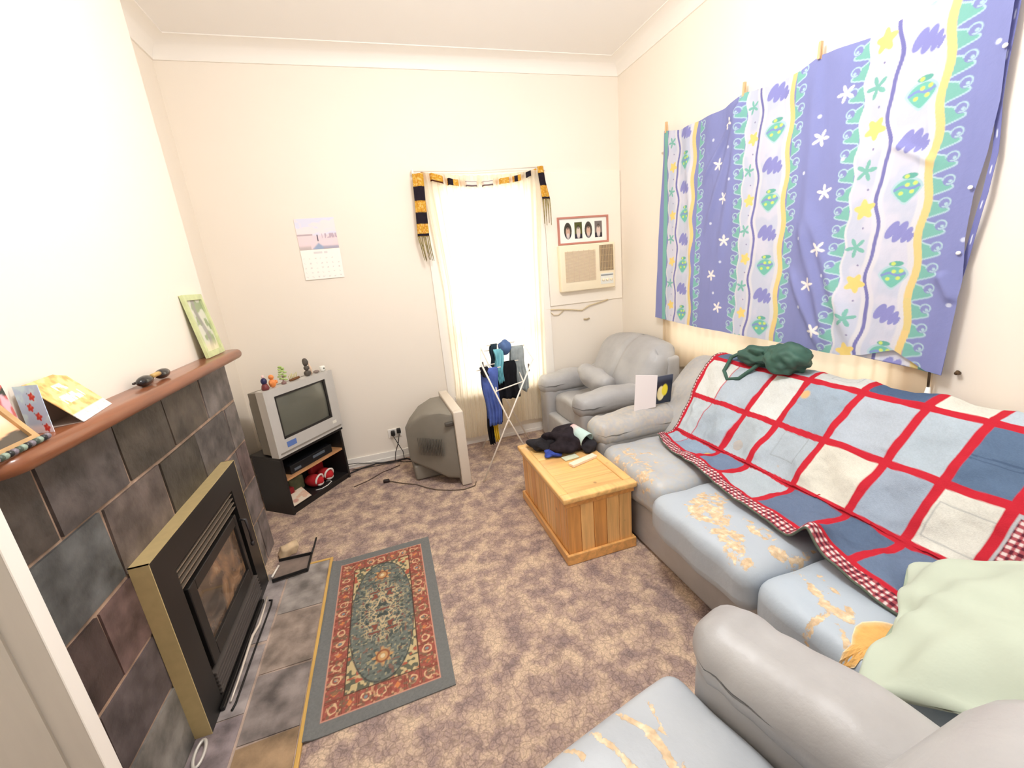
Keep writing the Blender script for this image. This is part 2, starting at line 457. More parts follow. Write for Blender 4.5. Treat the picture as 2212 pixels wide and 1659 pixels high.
hd = dg.build('heater_door', M_black, wh)
def sooty():
    m, nt, out = new_mat('sooty_glass'); N, L = nt.nodes.new, nt.links.new
    tc = N('ShaderNodeTexCoord'); no = N('ShaderNodeTexNoise'); no.inputs['Scale'].default_value = 7; no.inputs['Detail'].default_value = 6; no.inputs['Distortion'].default_value = 1.2; L(tc.outputs['Object'], no.inputs['Vector'])
    r = ramp(nt, [(.3, (60, 48, 40)), (.45, (104, 84, 68)), (.58, (146, 112, 82)), (.7, (178, 148, 116))]); L(no.outputs['Fac'], r.inputs[0])
    p = N('ShaderNodeBsdfPrincipled'); p.inputs['Roughness'].default_value = .18; p.inputs['Coat Weight'].default_value = .4; L(r.outputs[0], p.inputs['Base Color']); L(p.outputs[0], out.inputs[0]); return m
MB().box((X1 - .018, GY0, GZ0), (X1 - .010, GY1, GZ1)).build('door_glass', sooty(), hd)
hh = MB(); hh.tube([(X1 + .004, 2.225, .50), (X1 + .03, 2.225, .495), (X1 + .034, 2.228, .42), (X1 + .03, 2.232, .36)], .007)
hh.ell((X1 + .03, 2.232, .35), (.011, .011, .016), 10, 6).build('door_handle', mat('handle_iron', (70, 66, 66), .35, metal=.5), hd, smooth=True)
gr = MB()
for k in range(6):
    z = .056 + k * .019
    gr.quadbox([(X1 - .016, OY0 + .01, z), (X1 + .006, OY0 + .01, z - .004), (X1 + .006, OY0 + .01, z + .003), (X1 - .016, OY0 + .01, z + .006)], (0, OY1 - OY0 - .02, 0))
gr.build('lower_grille', mat('grille_steel', (104, 97, 92), .4, metal=.4), wh)
MB().box((-.8795, 1.585, .0125), (-.862, 2.20, .030), bev=.004).build('ash_lip', M_black, wh)

# fire tools on the hearth
pk = MB(); pk.tube([(-.851, 2.215, .022), (-.845, 2.12, .022), (-.842, 2.02, .022), (-.855, 1.95, .022), (-.853, 1.86, .022), (-.848, 1.70, .022), (-.848, 1.61, .022)], [.004, .005, .007, .007, .006, .005, .004])
tag(pk.build('fire_poker', mat('pale_steel', (226, 214, 200), .35, metal=.2), smooth=True), 'pale bent metal poker lying along the foot of the wood heater', 'poker')
lp = MB(); lp.tube([(-.838, 2.19, .017), (-.822, 2.185, .017), (-.818, 2.15, .017), (-.824, 1.9, .017), (-.828, 1.6, .017), (-.834, 1.57, .017)], .0045)
tag(lp.build('fire_rake', M_dk, smooth=True), 'thin black iron rod lying on hearth tiles beside the pale poker', 'rod')
lh = MB()
cx, cy = -.893, 1.425
lh.tube([(cx + .016 * math.cos(a) , cy + .045 * math.sin(a), .024 + .006 * math.sin(a)) for a in [PI * 2 * i / 18 for i in range(18)]], .006, closed=True)
tag(lh.build('tongs_handle', mat('worn_aluminium', (205, 200, 192), .4, metal=.3), smooth=True), 'small pale oval metal handle on floor below the heater brass corner', 'handle')
# ash shovel tray at the hearth corner
ap = thing('ash_tray', 'shallow dark metal ash pan resting at the far hearth corner', 'ash pan', (-.74, 2.42, .012))
a = MB(); A = [(-.852, 2.335), (-.668, 2.36), (-.668, 2.52), (-.855, 2.53)]
a.quadbox([(x, y, .0145) for x, y in A], (0, 0, .005)); a.build('pan_base', mat('ash_grey_pan', (132, 116, 106), .7, var=.2, scale=14), ap)
a = MB()
for (p, q) in ((0, 1), (1, 2), (2, 3)):
    (xa, ya), (xb, yb) = A[p], A[q]; d = Vector((xb - xa, yb - ya)).normalized(); nn = Vector((-d.y, d.x)) * .007
    a.quadbox([(xa, ya, .0145), (xb, yb, .0145), (xb + nn.x, yb + nn.y, .0145), (xa + nn.x, ya + nn.y, .0145)], (0, 0, .022 if p != 1 else .016))
a.build('pan_rim', M_dk, ap)
a = MB(); a.tube([(-.668, 2.51, .03), (-.662, 2.58, .035), (-.655, 2.645, .05)], .006); a.build('pan_handle', M_dk, ap, smooth=True)
V, F = rbox((.1, .075, .06), .012, 6, lambda p: (p.x + .01 * math.sin(p.z * 60), p.y + .006 * math.sin(p.x * 70), p.z + .006 * math.cos(p.y * 80)))
tag(MB().add(place(V, TR(-.82, 2.62, .032, .4)), F).build('firewood_chunk', mat('split_wood', (206, 180, 146), .8, var=.2, scale=20), smooth=30), 'small pale chunk of split firewood on carpet behind the ash pan', 'firewood')
tag(MB().tube([(-.862, 2.375, .026), (-.845, 2.47, .03)], .006).build('firelighter_stick', mat('white_stick', (240, 232, 220), .6), smooth=True), 'short white stick lying in the ash pan', 'stick')

# ------------------------------------------------------------------ things on the mantel
ZM = 1.3005
M_attr = mat('printed_surface', (0, 0, 0), .5, attr=True, spec=.3)
M_attr_gloss = mat('glossy_print', (0, 0, 0), .25, attr=True)
def panel(P00, P10, P01, nu, nv, fn):
    """grid over a flat parallelogram: P00 origin, P10 at u=1, P01 at v=1; fn(u,v)->rgb linear"""
    U, Vv = np.meshgrid(np.linspace(0, 1, nu), np.linspace(0, 1, nv), indexing='ij')
    P00, P10, P01 = map(np.array, (P00, P10, P01))
    P = P00 + U[..., None] * (P10 - P00) + Vv[..., None] * (P01 - P00)
    return MB().arr(P, fn(U, Vv))
def const(u, c): return np.ones(u.shape + (3,)) * lina(c)

# green photo frame leaning on the wall
gf = thing('photo_frame', 'pale green picture frame leaning on wall at far mantel end', 'picture frame', (-.905, 2.59, ZM))
def leanbox(o, y0, y1, z0, z1, d0, d1, lean, xb):
    """box on a leaning plane: s along y, t up the plane, depth d towards the room"""
    cs, sn = math.cos(lean), math.sin(lean); V = []
    for d in (d0, d1):
        for t in (z0, z1):
            for y in (y0, y1): V.append((xb - t * sn + d * cs, y, ZM + t * cs + d * sn))
    return o.add(V, [(0, 1, 3, 2), (4, 6, 7, 5), (0, 4, 5, 1), (2, 3, 7, 6), (0, 2, 6, 4), (1, 5, 7, 3)])
LN = math.radians(7)
fr = MB(); xb = -.912
for y0, y1, z0, z1 in ((2.485, 2.512, .0, .325), (2.695, 2.722, .0, .325), (2.512, 2.695, 0, .028), (2.512, 2.695, .297, .325)):
    leanbox(fr, y0, y1, z0, z1, 0, .016, LN, xb)
fr.build('frame', mat('pale_green_frame', (206, 214, 160), .45, var=.15, scale=18), gf)
def gpic(u, v):
    n = fbm(u * 5, v * 7, 3); c = const(u, (214, 214, 196))
    c = mixc(c, (150, 165, 125), ss(n, .45, .6)); c = mixc(c, (150, 146, 140), ss(1 - np.abs(u - .5 - .1 * np.sin(v * 6)) * 3.4 - n * .3, .35, .6) * .8)
    return mixc(c, (235, 222, 180), ss(.25 - v, 0, .2) * .7)
cs, sn = math.cos(LN), math.sin(LN)
pt = lambda y, t, d: (xb - t * sn + d * cs, y, ZM + t * cs + d * sn)
panel(pt(2.51, .026, .006), pt(2.697, .026, .006), pt(2.51, .299, .006), 30, 40, gpic).build('picture', M_attr_gloss, gf)
# sunglasses
sg = thing('sunglasses', 'black and tan sunglasses folded on the mantel shelf', 'sunglasses', (-.92, 1.95, ZM))
M_lens = mat('dark_lens', (30, 28, 30), .12, coat=.5)
for yc in (1.878, 2.015):
    MB().ell((-.905, yc, ZM + .0205), (.020, .050, .020), 18, 10).build('lens', M_lens, sg, smooth=True)
b = MB(); b.tube([(-.898, 1.918, ZM + .028), (-.893, 1.946, ZM + .030), (-.898, 1.974, ZM + .028)], .009)
b.build('bridge', mat('tan_nosepiece', (196, 160, 96), .4), sg, smooth=True)
for yc, y2 in ((1.840, 1.99), (2.055, 1.91)):
    MB().tube([(-.906, yc, ZM + .026), (-.925, yc, ZM + .02), (-.932, (yc + y2) / 2, ZM + .012), (-.934, y2, ZM + .006)], .004).build('temple', M_lens, sg, smooth=True)
# tent desk calendar
dc = thing('desk_calendar', 'orange tent shaped desk calendar standing on the mantel shelf', 'calendar', (-.88, 1.49, ZM))
def dcf(u, v):
    c = const(u, (240, 196, 122)); n = fbm(u * 9, v * 7, 5); c = mixc(c, (246, 214, 156), ss(n, .45, .62)); c = mixc(c, (214, 150, 88), ss(n, .38, .30) * .6)
    c = mixc(c, (252, 250, 244), ss(v, .2, .17))
    for (v0, v1, u0, u1, sd) in ((.66, .82, .40, .68, 1), (.40, .58, .22, .82, 2)):
        q = (v > v0) & (v < v1) & (u > u0) & (u < u1) & (vnoise(u * 26, v * 9, sd) > .42)
        c = mixc(c, (253, 248, 238), q * 1.0)
    c = mixc(c, (150, 150, 160), ((v < .17) & (vnoise(u * 22, v * 30, 9) > .74)) * .5)
    return c
A0, A1, T0 = (-.845, 1.405, ZM), (-.885, 1.615, ZM), (-.925, 1.375, ZM + .125)
T1 = tuple(np.array(T0) + np.array(A1) - np.array(A0))
o = panel(A0, A1, T0, 60, 40, dcf).build('front_leaf', M_attr, dc, solid=.002)
B0 = (-.945, 1.365, ZM + .001); B1 = (-.949, 1.58, ZM + .001)
k = MB(); k.quadbox([T0, T1, B1, B0], (.0015, 0, -.0005)); k.build('back_leaf', mat('card_grey', (170, 152, 140), .8), dc)
k = MB(); k.quadbox([(A0[0] - .002, A0[1], ZM), (A1[0] - .002, A1[1], ZM), B1, B0], (0, 0, .0012)); k.build('base_leaf', mat('card_grey', (170, 152, 140), .8), dc)
# card with red flowers
def cardf(u, v):
    c = const(u, (196, 214, 238)); c = mixc(c, (214, 236, 244), ss(fbm(u * 3, v * 4, 6), .45, .65))
    c = mixc(c, (244, 238, 246), ss(.22 - v, 0, .12))
    for (a, bb) in ((.62, .76), (.42, .54), (.62, .34), (.78, .10)):
        th = np.arctan2(v - bb, (u - a) * .72); r = np.hypot((u - a) * .72, v - bb)
        c = mixc(c, (214, 66, 50), ss(.092 + .016 * np.cos(5 * th) - r, 0, .02)); c = mixc(c, (240, 120, 90), ss(.035 - np.hypot((u - a - .03) * .72, v - bb - .02), 0, .03))
        c = mixc(c, (60, 70, 90), ss(.018 - np.hypot((u - a + .14) * .72, v - bb - .075), 0, .01))
    return c
cd = panel((-.932, 1.352, ZM), (-.872, 1.338, ZM), (-.945, 1.376, ZM + .125), 40, 60, cardf)
tag(cd.build('greeting_card', M_attr, solid=.0015), 'pale blue greeting card with red flowers on the mantel', 'card')
# red and pink card behind the framed photo
def cardr(u, v): return mixc(mixc(const(u, (206, 110, 104)), (232, 190, 200), ss(vnoise(u * 6, v * 6, 2), .5, .7)), (70, 74, 66), ss(vnoise(u * 5, v * 8, 8), .68, .75))
tag(panel((-.930, 1.255, ZM), (-.915, 1.318, ZM), (-.943, 1.26, ZM + .14), 30, 30, cardr).build('pink_card', M_attr, solid=.0015), 'red and pink card tucked behind the sunset photo frame', 'card')
# framed sunset photo, partly out of frame
sf = thing('framed_photo', 'wooden framed photo of a pink sunset leaning at mantel near end', 'picture frame', (-.87, 1.2, ZM))
P0, PU, PT = np.array((-.850, 1.068, ZM)), np.array((-.008, .200, 0)), np.array((-.065, -.005, .125))
def sunset(u, v):
    c = const(u, (250, 196, 150)); c = mixc(c, (250, 220, 196), ss(1 - np.abs(v - .6) * 3, 0, 1)); c = mixc(c, (92, 84, 74), ss(.24 - v + .03 * np.sin(u * 9), 0, .03))
    d = np.hypot((u - .45) * 1.1, (v - .26)); return mixc(c, (224, 170, 128), ss(.09 - d, 0, .02))
panel(P0 + PT * .12 + PU * .08, P0 + PT * .12 + PU * .92, P0 + PT * .9 + PU * .08, 40, 30, sunset).build('picture', M_attr_gloss, sf)
fr = MB()
nrm = np.cross(PU, PT); nrm = nrm / np.linalg.norm(nrm) * (.010)
def fbar(u0, u1, t0, t1): fr.quadbox([tuple(P0 + PU * u + PT * t - nrm * .3) for u, t in ((u0, t0), (u1, t0), (u1, t1), (u0, t1))], tuple(nrm))
fbar(0, 1, .04, .13); fbar(0, 1, .89, 1.0); fbar(0, .08, .13, .89); fbar(.92, 1, .13, .89)
fr.build('frame', mat('tan_frame', (196, 158, 110), .4, var=.2, scale=16), sf)
# beaded dark strip (string of stones) in front of it
bs = MB()
for i in range(16):
    q = P0 + PU * (i / 15) + np.array((.014, 0, .008)); cc = [(70, 84, 74), (150, 168, 150), (40, 42, 44), (128, 120, 128)][i % 4]
    bs.ell(q, (.008, .009, .008), 8, 6, col=lin(cc))
tag(bs.build('bead_string', mat('stone_beads', (0, 0, 0), .35, attr=True), smooth=True), 'string of green and black stone beads along framed photo base', 'beads')

# ------------------------------------------------------------------ rug
def rugf(u, v):
    x = u * .566; y = v * 1.04
    d = np.minimum(np.minimum(x, .566 - x), np.minimum(y, 1.04 - y))
    c = const(u, (118, 119, 117)); c = c * (.92 + .16 * vnoise(x * 160, y * 160, 3))[..., None]
    red = const(u, (158, 92, 80)) * (.8 + .4 * vnoise(x * 120, y * 120, 5))[..., None]
    # running motif in the border
    along = np.where(np.minimum(x, .566 - x) < np.minimum(y, 1.04 - y), y, x)
    q = (d - .094) / .036; ph = along / .062; fr = ph - np.floor(ph) - .5; kind = np.floor(ph) % 3
    ring = np.abs(np.hypot(fr * 2.1, q * 1.1) - .55 + .35 * (vnoise(x * 60, y * 60, 61) - .5))
    red = mixc(red, (214, 178, 140), ss(.16 - ring, 0, .1) * (kind < 2)); red = mixc(red, (126, 140, 142), ss(.28 - np.hypot(fr * 1.9, q), 0, .1) * (kind == 0))
    red = mixc(red, (206, 130, 84), ss(.5 - (np.abs(fr * 2.2) + np.abs(q)), 0, .15) * (kind == 2)); red = mixc(red, (100, 66, 54), ss(.05 - np.abs(np.abs(fr) - .44), 0, .04) * .6)
    red = mixc(red, (120, 104, 84), ss(vnoise(x * 90, y * 90, 11), .58, .75) * .75); red = mixc(red, (206, 166, 128), ss(vnoise(x * 100, y * 100, 12), .72, .82) * .7)
    c = np.where((d > .055)[..., None], red, c)
    c = mixc(c, (206, 150, 130), ss(.004 - np.abs(d - .055), 0, .003))
    # field
    fx = (x - .283) / .150; fy = (y - .52) / .385
    n = vnoise(x * 110, y * 110, 7); n2 = vnoise(x * 55, y * 55, 9)
    fld = const(u, (112, 117, 110)) * (.80 + .40 * n)[..., None]
    fld = mixc(fld, (78, 86, 82), ss(vnoise(x * 85, y * 85, 9), .58, .75) * .8); fld = mixc(fld, (170, 160, 128), ss(vnoise(x * 95, y * 95, 21), .70, .82) * .75); fld = mixc(fld, (140, 92, 76), ss(vnoise(x * 80, y * 80, 22), .76, .84) * .6)
    r = np.hypot(fx, fy * 1.0); th = np.arctan2(fy * .39, fx * .15)
    med = np.hypot((x - .283) / .115, (y - .54) / .21)
    # dense filigree, mirrored left/right and top/bottom like a woven medallion
    mx_ = np.abs(x - .283); my_ = np.abs(y - .54)
    fil = vnoise(mx_ * 52, my_ * 52, 51) + .5 * vnoise(mx_ * 104, my_ * 104, 52)
    vein = 1 - np.abs(fil - .75) / .10
    fld = mixc(fld, (196, 174, 136), ss(vein, .1, .7) * ss(1.1 - med, 0, .25) * .9); fld = mixc(fld, (134, 82, 70), ss(fil, .98, 1.12) * ss(1.05 - med, 0, .2)); fld = mixc(fld, (70, 76, 72), ss(.46 - fil, 0, .1) * ss(1.05 - med, 0, .2) * .8)
    ros = np.abs(med - .34 - .05 * np.cos(th * 8)); fld = mixc(fld, (206, 184, 146), ss(.05 - ros, 0, .03) * .8)
    for yc in (.26, .80):
        a = np.arctan2(y - yc, (x - .283)); rr = np.hypot(x - .283, (y - yc) * .9)
        pal = .040 + .010 * np.cos(a * 8) + .010 * (vnoise(x * 70, y * 70, 71) - .5); fld = mixc(fld, (196, 152, 104), ss(pal - rr, 0, .008) * (.55 + .45 * (vnoise(x * 90, y * 90, 72) > .4))); fld = mixc(fld, (140, 88, 66), ss(.018 - np.abs(rr - .026), .010, .018) * (rr < .045)); fld = mixc(fld, (214, 196, 160), ss(.012 - rr, 0, .004))
    corner = (np.abs(fx) ** 2.2 + np.abs(fy) ** 2.2)
    cz = ss(corner, .98, 1.06)
    cc = mixc(const(u, (196, 176, 134)), (104, 104, 88), ss(vnoise(x * 80, y * 80, 41), .52, .66)); cc = mixc(cc, (172, 96, 76), ss(vnoise(x * 50, y * 50, 43), .7, .8))
    fld = fld * (1 - cz[..., None]) + cc * cz[..., None]
    fld = mixc(fld, (70, 70, 64), ss(.035 - np.abs(corner - .98), 0, .02) * .7)
    c = np.where((d > .132)[..., None], fld, c); c = mixc(c, (92, 66, 58), ss(.004 - np.abs(d - .132), 0, .003))
    return c
rg = panel((-.541, 1.337, .017), (.031, 1.358, .006), (-.538, 2.392, .017), 230, 420, rugf)
Vv = np.array(rg.v); Vv[:, 2] = np.where(Vv[:, 0] > -.53, .006 + .011 * np.exp(-(Vv[:, 0] + .53) / .02), .0165) + .002 * np.sin(Vv[:, 1] * 9) * np.exp(-(Vv[:, 0] + .53) / .05)
rg.v = [tuple(p) for p in Vv]
tag(rg.build('hearth_rug', mat('rug_pile', (0, 0, 0), .95, attr=True, bump=.4, bscale=300, spec=.05), solid=.005, off=-1), 'blue grey and red oriental rug lying beside the hearth', 'rug')

# ------------------------------------------------------------------ leather furniture
def leather_mat():
    m, nt, out = new_mat('worn_grey_leather'); N, L = nt.nodes.new, nt.links.new
    tc = N('ShaderNodeTexCoord'); at = N('ShaderNodeAttribute'); at.attribute_name = 'Col'
    sep = N('ShaderNodeSeparateColor'); L(at.outputs['Color'], sep.inputs[0])
    n1 = N('ShaderNodeTexNoise'); n1.inputs['Scale'].default_value = 3.5; n1.inputs['Detail'].default_value = 6; L(tc.outputs['Object'], n1.inputs['Vector'])
    r1 = ramp(nt, [(.3, (158, 156, 156)), (.5, (172, 171, 171)), (.7, (185, 184, 183))]); L(n1.outputs['Fac'], r1.inputs[0])
    # blue: faded blue leather of the seats
    mb = N('ShaderNodeMix'); mb.data_type = 'RGBA'; L(sep.outputs[2], mb.inputs[0]); L(r1.outputs[0], mb.inputs[6]); mb.inputs[7].default_value = (*lin((178, 190, 202)), 1)
    # green: rubbed, mottled beige
    n2 = N('ShaderNodeTexNoise'); n2.inputs['Scale'].default_value = 40; n2.inputs['Detail'].default_value = 5; L(tc.outputs['Object'], n2.inputs['Vector'])
    m2 = N('ShaderNodeMapRange'); m2.inputs['From Min'].default_value = .40; m2.inputs['From Max'].default_value = .72; L(n2.outputs['Fac'], m2.inputs['Value'])
    mu2 = N('ShaderNodeMath'); mu2.operation = 'MULTIPLY'; L(m2.outputs[0], mu2.inputs[0]); L(sep.outputs[1], mu2.inputs[1])
    mg = N('ShaderNodeMix'); mg.data_type = 'RGBA'; L(mu2.outputs[0], mg.inputs[0]); L(mb.outputs[2], mg.inputs[6]); mg.inputs[7].default_value = (*lin((196, 184, 164)), 1)
    # red: peeled down to the backing
    n3 = N('ShaderNodeTexNoise'); n3.inputs['Scale'].default_value = 21; n3.inputs['Detail'].default_value = 7; n3.inputs['Roughness'].default_value = .65; n3.inputs['Distortion'].default_value = .5; L(tc.outputs['Object'], n3.inputs['Vector'])
    ad = N('ShaderNodeMath'); ad.operation = 'MULTIPLY_ADD'; ad.inputs[1].default_value = 1.5; L(n3.outputs['Fac'], ad.inputs[0]); L(sep.outputs[0], ad.inputs[2])
    m3 = N('ShaderNodeMapRange'); m3.inputs['From Min'].default_value = 1.19; m3.inputs['From Max'].default_value = 1.25; L(ad.outputs[0], m3.inputs['Value'])
    n4 = N('ShaderNodeTexNoise'); n4.inputs['Scale'].default_value = 45; L(tc.outputs['Object'], n4.inputs['Vector'])
    r4 = ramp(nt, [(.35, (196, 170, 138)), (.55, (218, 192, 158)), (.7, (232, 214, 186))]); L(n4.outputs['Fac'], r4.inputs[0])
    mm = N('ShaderNodeMix'); mm.data_type = 'RGBA'; L(m3.outputs[0], mm.inputs[0]); L(mg.outputs[2], mm.inputs[6]); L(r4.outputs[0], mm.inputs[7])
    p = N('ShaderNodeBsdfPrincipled'); L(mm.outputs[2], p.inputs['Base Color']); p.inputs['Specular IOR Level'].default_value = .45
    rr = N('ShaderNodeMapRange'); rr.inputs['To Min'].default_value = .42; rr.inputs['To Max'].default_value = .85; L(m3.outputs[0], rr.inputs['Value']); L(rr.outputs[0], p.inputs['Roughness'])
    nb = N('ShaderNodeTexNoise'); nb.inputs['Scale'].default_value = 9; nb.inputs['Detail'].default_value = 8; L(tc.outputs['Object'], nb.inputs['Vector'])
    sb = N('ShaderNodeMath'); sb.operation = 'MULTIPLY_ADD'; sb.inputs[1].default_value = -.25; L(m3.outputs[0], sb.inputs[0]); L(nb.outputs['Fac'], sb.inputs[2])
    b = N('ShaderNodeBump'); b.inputs['Strength'].default_value = .35; b.inputs['Distance'].default_value = .02; L(sb.outputs[0], b.inputs['Height']); L(b.outputs[0], p.inputs['Normal'])
    L(p.outputs[0], out.inputs[0]); return m
M_leather = leather_mat()
def soft(name, V, F, parent, wear=None, green=0.0, blue=0.0, smooth=True, m=None):
    """mesh of leather; wear(x,y,z)->0..1 in world coordinates; stored in the colour attribute (peel, rub, blue)"""
    o = MB().add(V, F)
    W = [(float(wear(*p)) if wear else 0.0, green, blue) for p in V]
    o.c = W
    return o.build(name, m or M_leather, parent, smooth=smooth, attr=True)

def seg_d(x, y, ax, ay, bx, by):
    t = max(0, min(1, ((x - ax) * (bx - ax) + (y - ay) * (by - ay)) / ((bx - ax) ** 2 + (by - ay) ** 2)))
    return math.hypot(x - ax - t * (bx - ax), y - ay - t * (by - ay))
def strokes(L):
    def f(x, y, z):
        w = 0
        for ax, ay, bx, by, r, s in L: w = max(w, s * max(0, 1 - seg_d(x, y, ax, ay, bx, by) / r))
        return w if z > .36 else 0
    return f

def arm(parent, M, length, width, ztop, green=0.0, n=18):
    """padded arm: box with a puffed pad on top that rolls over the front; local y from 0 (front) to -length"""
    V, F = rbox((width, length, ztop - .14), .035, 10)
    a = soft('arm', place(V, M @ TR(0, -length / 2, (ztop - .14) / 2 + .01)), F, parent, green=green * .4)
    def df(p):
        t = (p.y + length / 2) / length            # 0 back .. 1 front
        x = p.x * (1 + .10 * math.sin(PI * min(1, max(0, t))))
        z = p.z + .010 * math.sin(p.y * 17) * (p.z > 0) - .010 * max(0, t - .8) / .2 * (1 if p.z > 0 else 0) + .02 * (1 - t)
        if t > .93: x *= 1 - .12 * (t - .93) / .07
        wr = .004 * math.sin(p.y * 70 + p.x * 30) * max(0, t - .7) / .3
        cr = -.016 * math.exp(-((t - .30 - .25 * abs(p.x)) / .022) ** 2) - .010 * math.exp(-((t - .20 + .2 * p.x) / .02) ** 2)
        return (x + wr + (cr if p.x > 0 else -cr) * .6, p.y, z + wr + cr * (p.z > 0))
    V, F = rbox((width + .03, length + .02, .19), .085, max(n, 44), df)
    soft('arm_pad', place(V, M @ TR(0, -length / 2 + .02, ztop - .095)), F, a, green=green)

def armchair(label, loc, rz, seat_front, wear=None, blue=0.0, arm_front=.43, sn=26, back=0.0, recline=.24, arm_top=.625):
    t = thing('leather_armchair', label, 'armchair', loc, rz)
    M = TR(loc[0], loc[1], loc[2], rz)
    V, F = rbox((.92, .86, .27), .03, 10); soft('base', place(V, M @ TR(0, -.01, .14)), F, t)
    for sx in (-1, 1): arm(t, M @ TR(sx * .375, arm_front, 0), .37 + arm_front, .19, arm_top)
    sl = seat_front + .25
    def ds(p):
        k = 1 - (p.x / .28) ** 2
        return (p.x, p.y, p.z + .025 * k * (1 if p.z > 0 else 0) + .004 * math.sin(p.y * 26 + p.x * 14) * (p.z > 0))
    V, F = rbox((.555, sl, .20), .05, sn, ds); soft('seat_cushion', place(V, M @ TR(0, seat_front - sl / 2, .355)), F, t, wear=wear, blue=blue)
    # wide puffed back that domes in the middle
    def db(p):
        u = p.x / .44; k = max(0, 1 - u * u); h = (p.z + .26) / .52
        z = p.z + .05 * k * max(0, h) - .03 * (abs(u) > .9)
        y = p.y + (.055 * k * math.sin(PI * min(1, max(0, h))) if p.y > 0 else 0)
        y -= recline * h                            # recline
        seam = math.exp(-((p.x + .02 + .03 * h) / .020) ** 2) * .030
        y -= seam if p.y > 0 else 0
        fold = .014 * math.sin(p.x * 34 + 3 * h) * math.exp(-((h - .16) / .16) ** 2)
        return (p.x, y + fold, z)
    V, F = rbox((.90, .24, .54), .10, 28, db); soft('backrest', place(V, M @ TR(0, -.13 + back, .63)), F, t)
    V, F = rbox((.91, .13, .80), .03, 8); soft('back_panel', place(V, M @ TR(0, -.395 + back * .6, .42)), F, t)
    return t

fc = armchair('grey leather armchair in the corner beside the air conditioner', (1.735, 3.19, 0), PI / 2, .36)
near_wear = strokes([(.49, .745, .497, .706, .020, .62), (.497, .706, .484, .64, .022, .60), (.484, .64, .48, .55, .018, .55), (.405, .73, .414, .715, .022, .62), (.414, .715, .448, .664, .026, .68), (.448, .664, .459, .616, .028, .70), (.459, .616, .46, .50, .028, .68), (.318, .71, .347, .658, .022, .64), (.347, .658, .368, .611, .022, .64), (.368, .611, .37, .5, .02, .6), (.245, .70, .276, .664, .02, .6)])
nc = armchair('pale grey leather armchair with cracked seat nearest to the viewer', (.49, .171, 0), math.radians(13), .585, wear=near_wear, blue=.5, arm_front=.525, sn=70, back=.16, recline=.13, arm_top=.655)
# small grey scatter cushion on the far armchair
def dp(p): 
    return (p.x * (1 + .12 * math.sin(p.y * 12)), p.y, p.z * (1.0 + .5 * max(0, 1 - (p.x / .19) ** 2 - (p.y / .15) ** 2)) + .005 * math.sin(p.x * 40 + p.y * 25))
V, F = rbox((.36, .28, .13), .06, 14, dp)
o = soft('scatter_cushion', place(V, TR(1.66, 3.12, .60, PI / 2, 0, .0) @ Matrix.Rotation(math.radians(50), 4, 'X') @ Matrix.Rotation(math.radians(14), 4, 'Z')), F, None)
tag(o, 'small grey leather cushion lying on the corner armchair seat', 'cushion')

# sofa
so = thing('leather_sofa', 'long grey leather three seat sofa with peeling seats along wall', 'sofa', (1.7, 1.33, 0))
V, F = rbox((1.0, 2.30, .26), .03, 12); soft('base', place(V, TR(1.70, 1.33, .135)), F, so)
M0 = TR(1.205, 2.355, 0, PI / 2); arm(so, M0, .86, .20, .60, green=.75)
M0 = TR(1.19, .245, 0, PI / 2); arm(so, M0, .86, .20, .60, green=.3)
def blob(*E):
    """plateaued worn areas: (x, y, rx, ry, strength)"""
    def f(x, y, z):
        if z < .36: return 0
        return max(st * min(1, 1.7 * max(0, 1 - math.hypot((x - cx) / rx, (y - cy) / ry))) for cx, cy, rx, ry, st in E)
    return f
w2 = blob((1.33, 1.43, .13, .13, .52), (1.24, 1.36, .14, .17, .56), (1.20, 1.20, .11, .17, .55), (1.15, 1.08, .07, .10, .52), (1.33, 1.16, .06, .16, .46), (1.30, 1.04, .06, .07, .48), (1.36, 1.0, .12, .03, .5))
w1 = blob((1.25, 1.95, .24, .32, .40), (1.20, 1.80, .14, .18, .44))
w3 = strokes([(1.262, .93, 1.23, .846, .030, .62), (1.23, .846, 1.196, .774, .040, .66), (1.196, .774, 1.205, .70, .045, .66), (1.196, .765, 1.10, .755, .032, .62), (1.10, .755, 1.05, .735, .04, .62), (1.06, .735, 1.03, .69, .035, .6), (1.31, .89, 1.27, .784, .028, .58), (1.27, .784, 1.22, .72, .028, .56), (1.16, .72, 1.12, .66, .03, .55)])
def cush(yc, L_, wear, green, blue, n=46, dx=0.0):
    def ds(p):
        k = max(0, 1 - (p.y / (L_ / 2)) ** 2)
        z = p.z + (.022 * k + .003 * math.sin(p.x * 30 + p.y * 11) if p.z > 0 else 0)
        x = p.x - .02 * k * (p.x < -.2) + .004 * math.sin(p.y * 28) * (p.x < -.25)
        return (x, p.y, z)
    V, F = rbox((.72, L_, .20), .065, n, ds); VF = (place(V, TR(1.465 + dx, yc, .350)), F)
    return soft('seat_cushion', VF[0], F, so, wear=wear, green=green, blue=blue), VF
cush(1.935, .625, w1, .55, .45, 60, .082); cush(1.30, .63, w2, .0, .8, 70); c3, VF3 = cush(.67, .63, w3, .0, 1.0, 90)
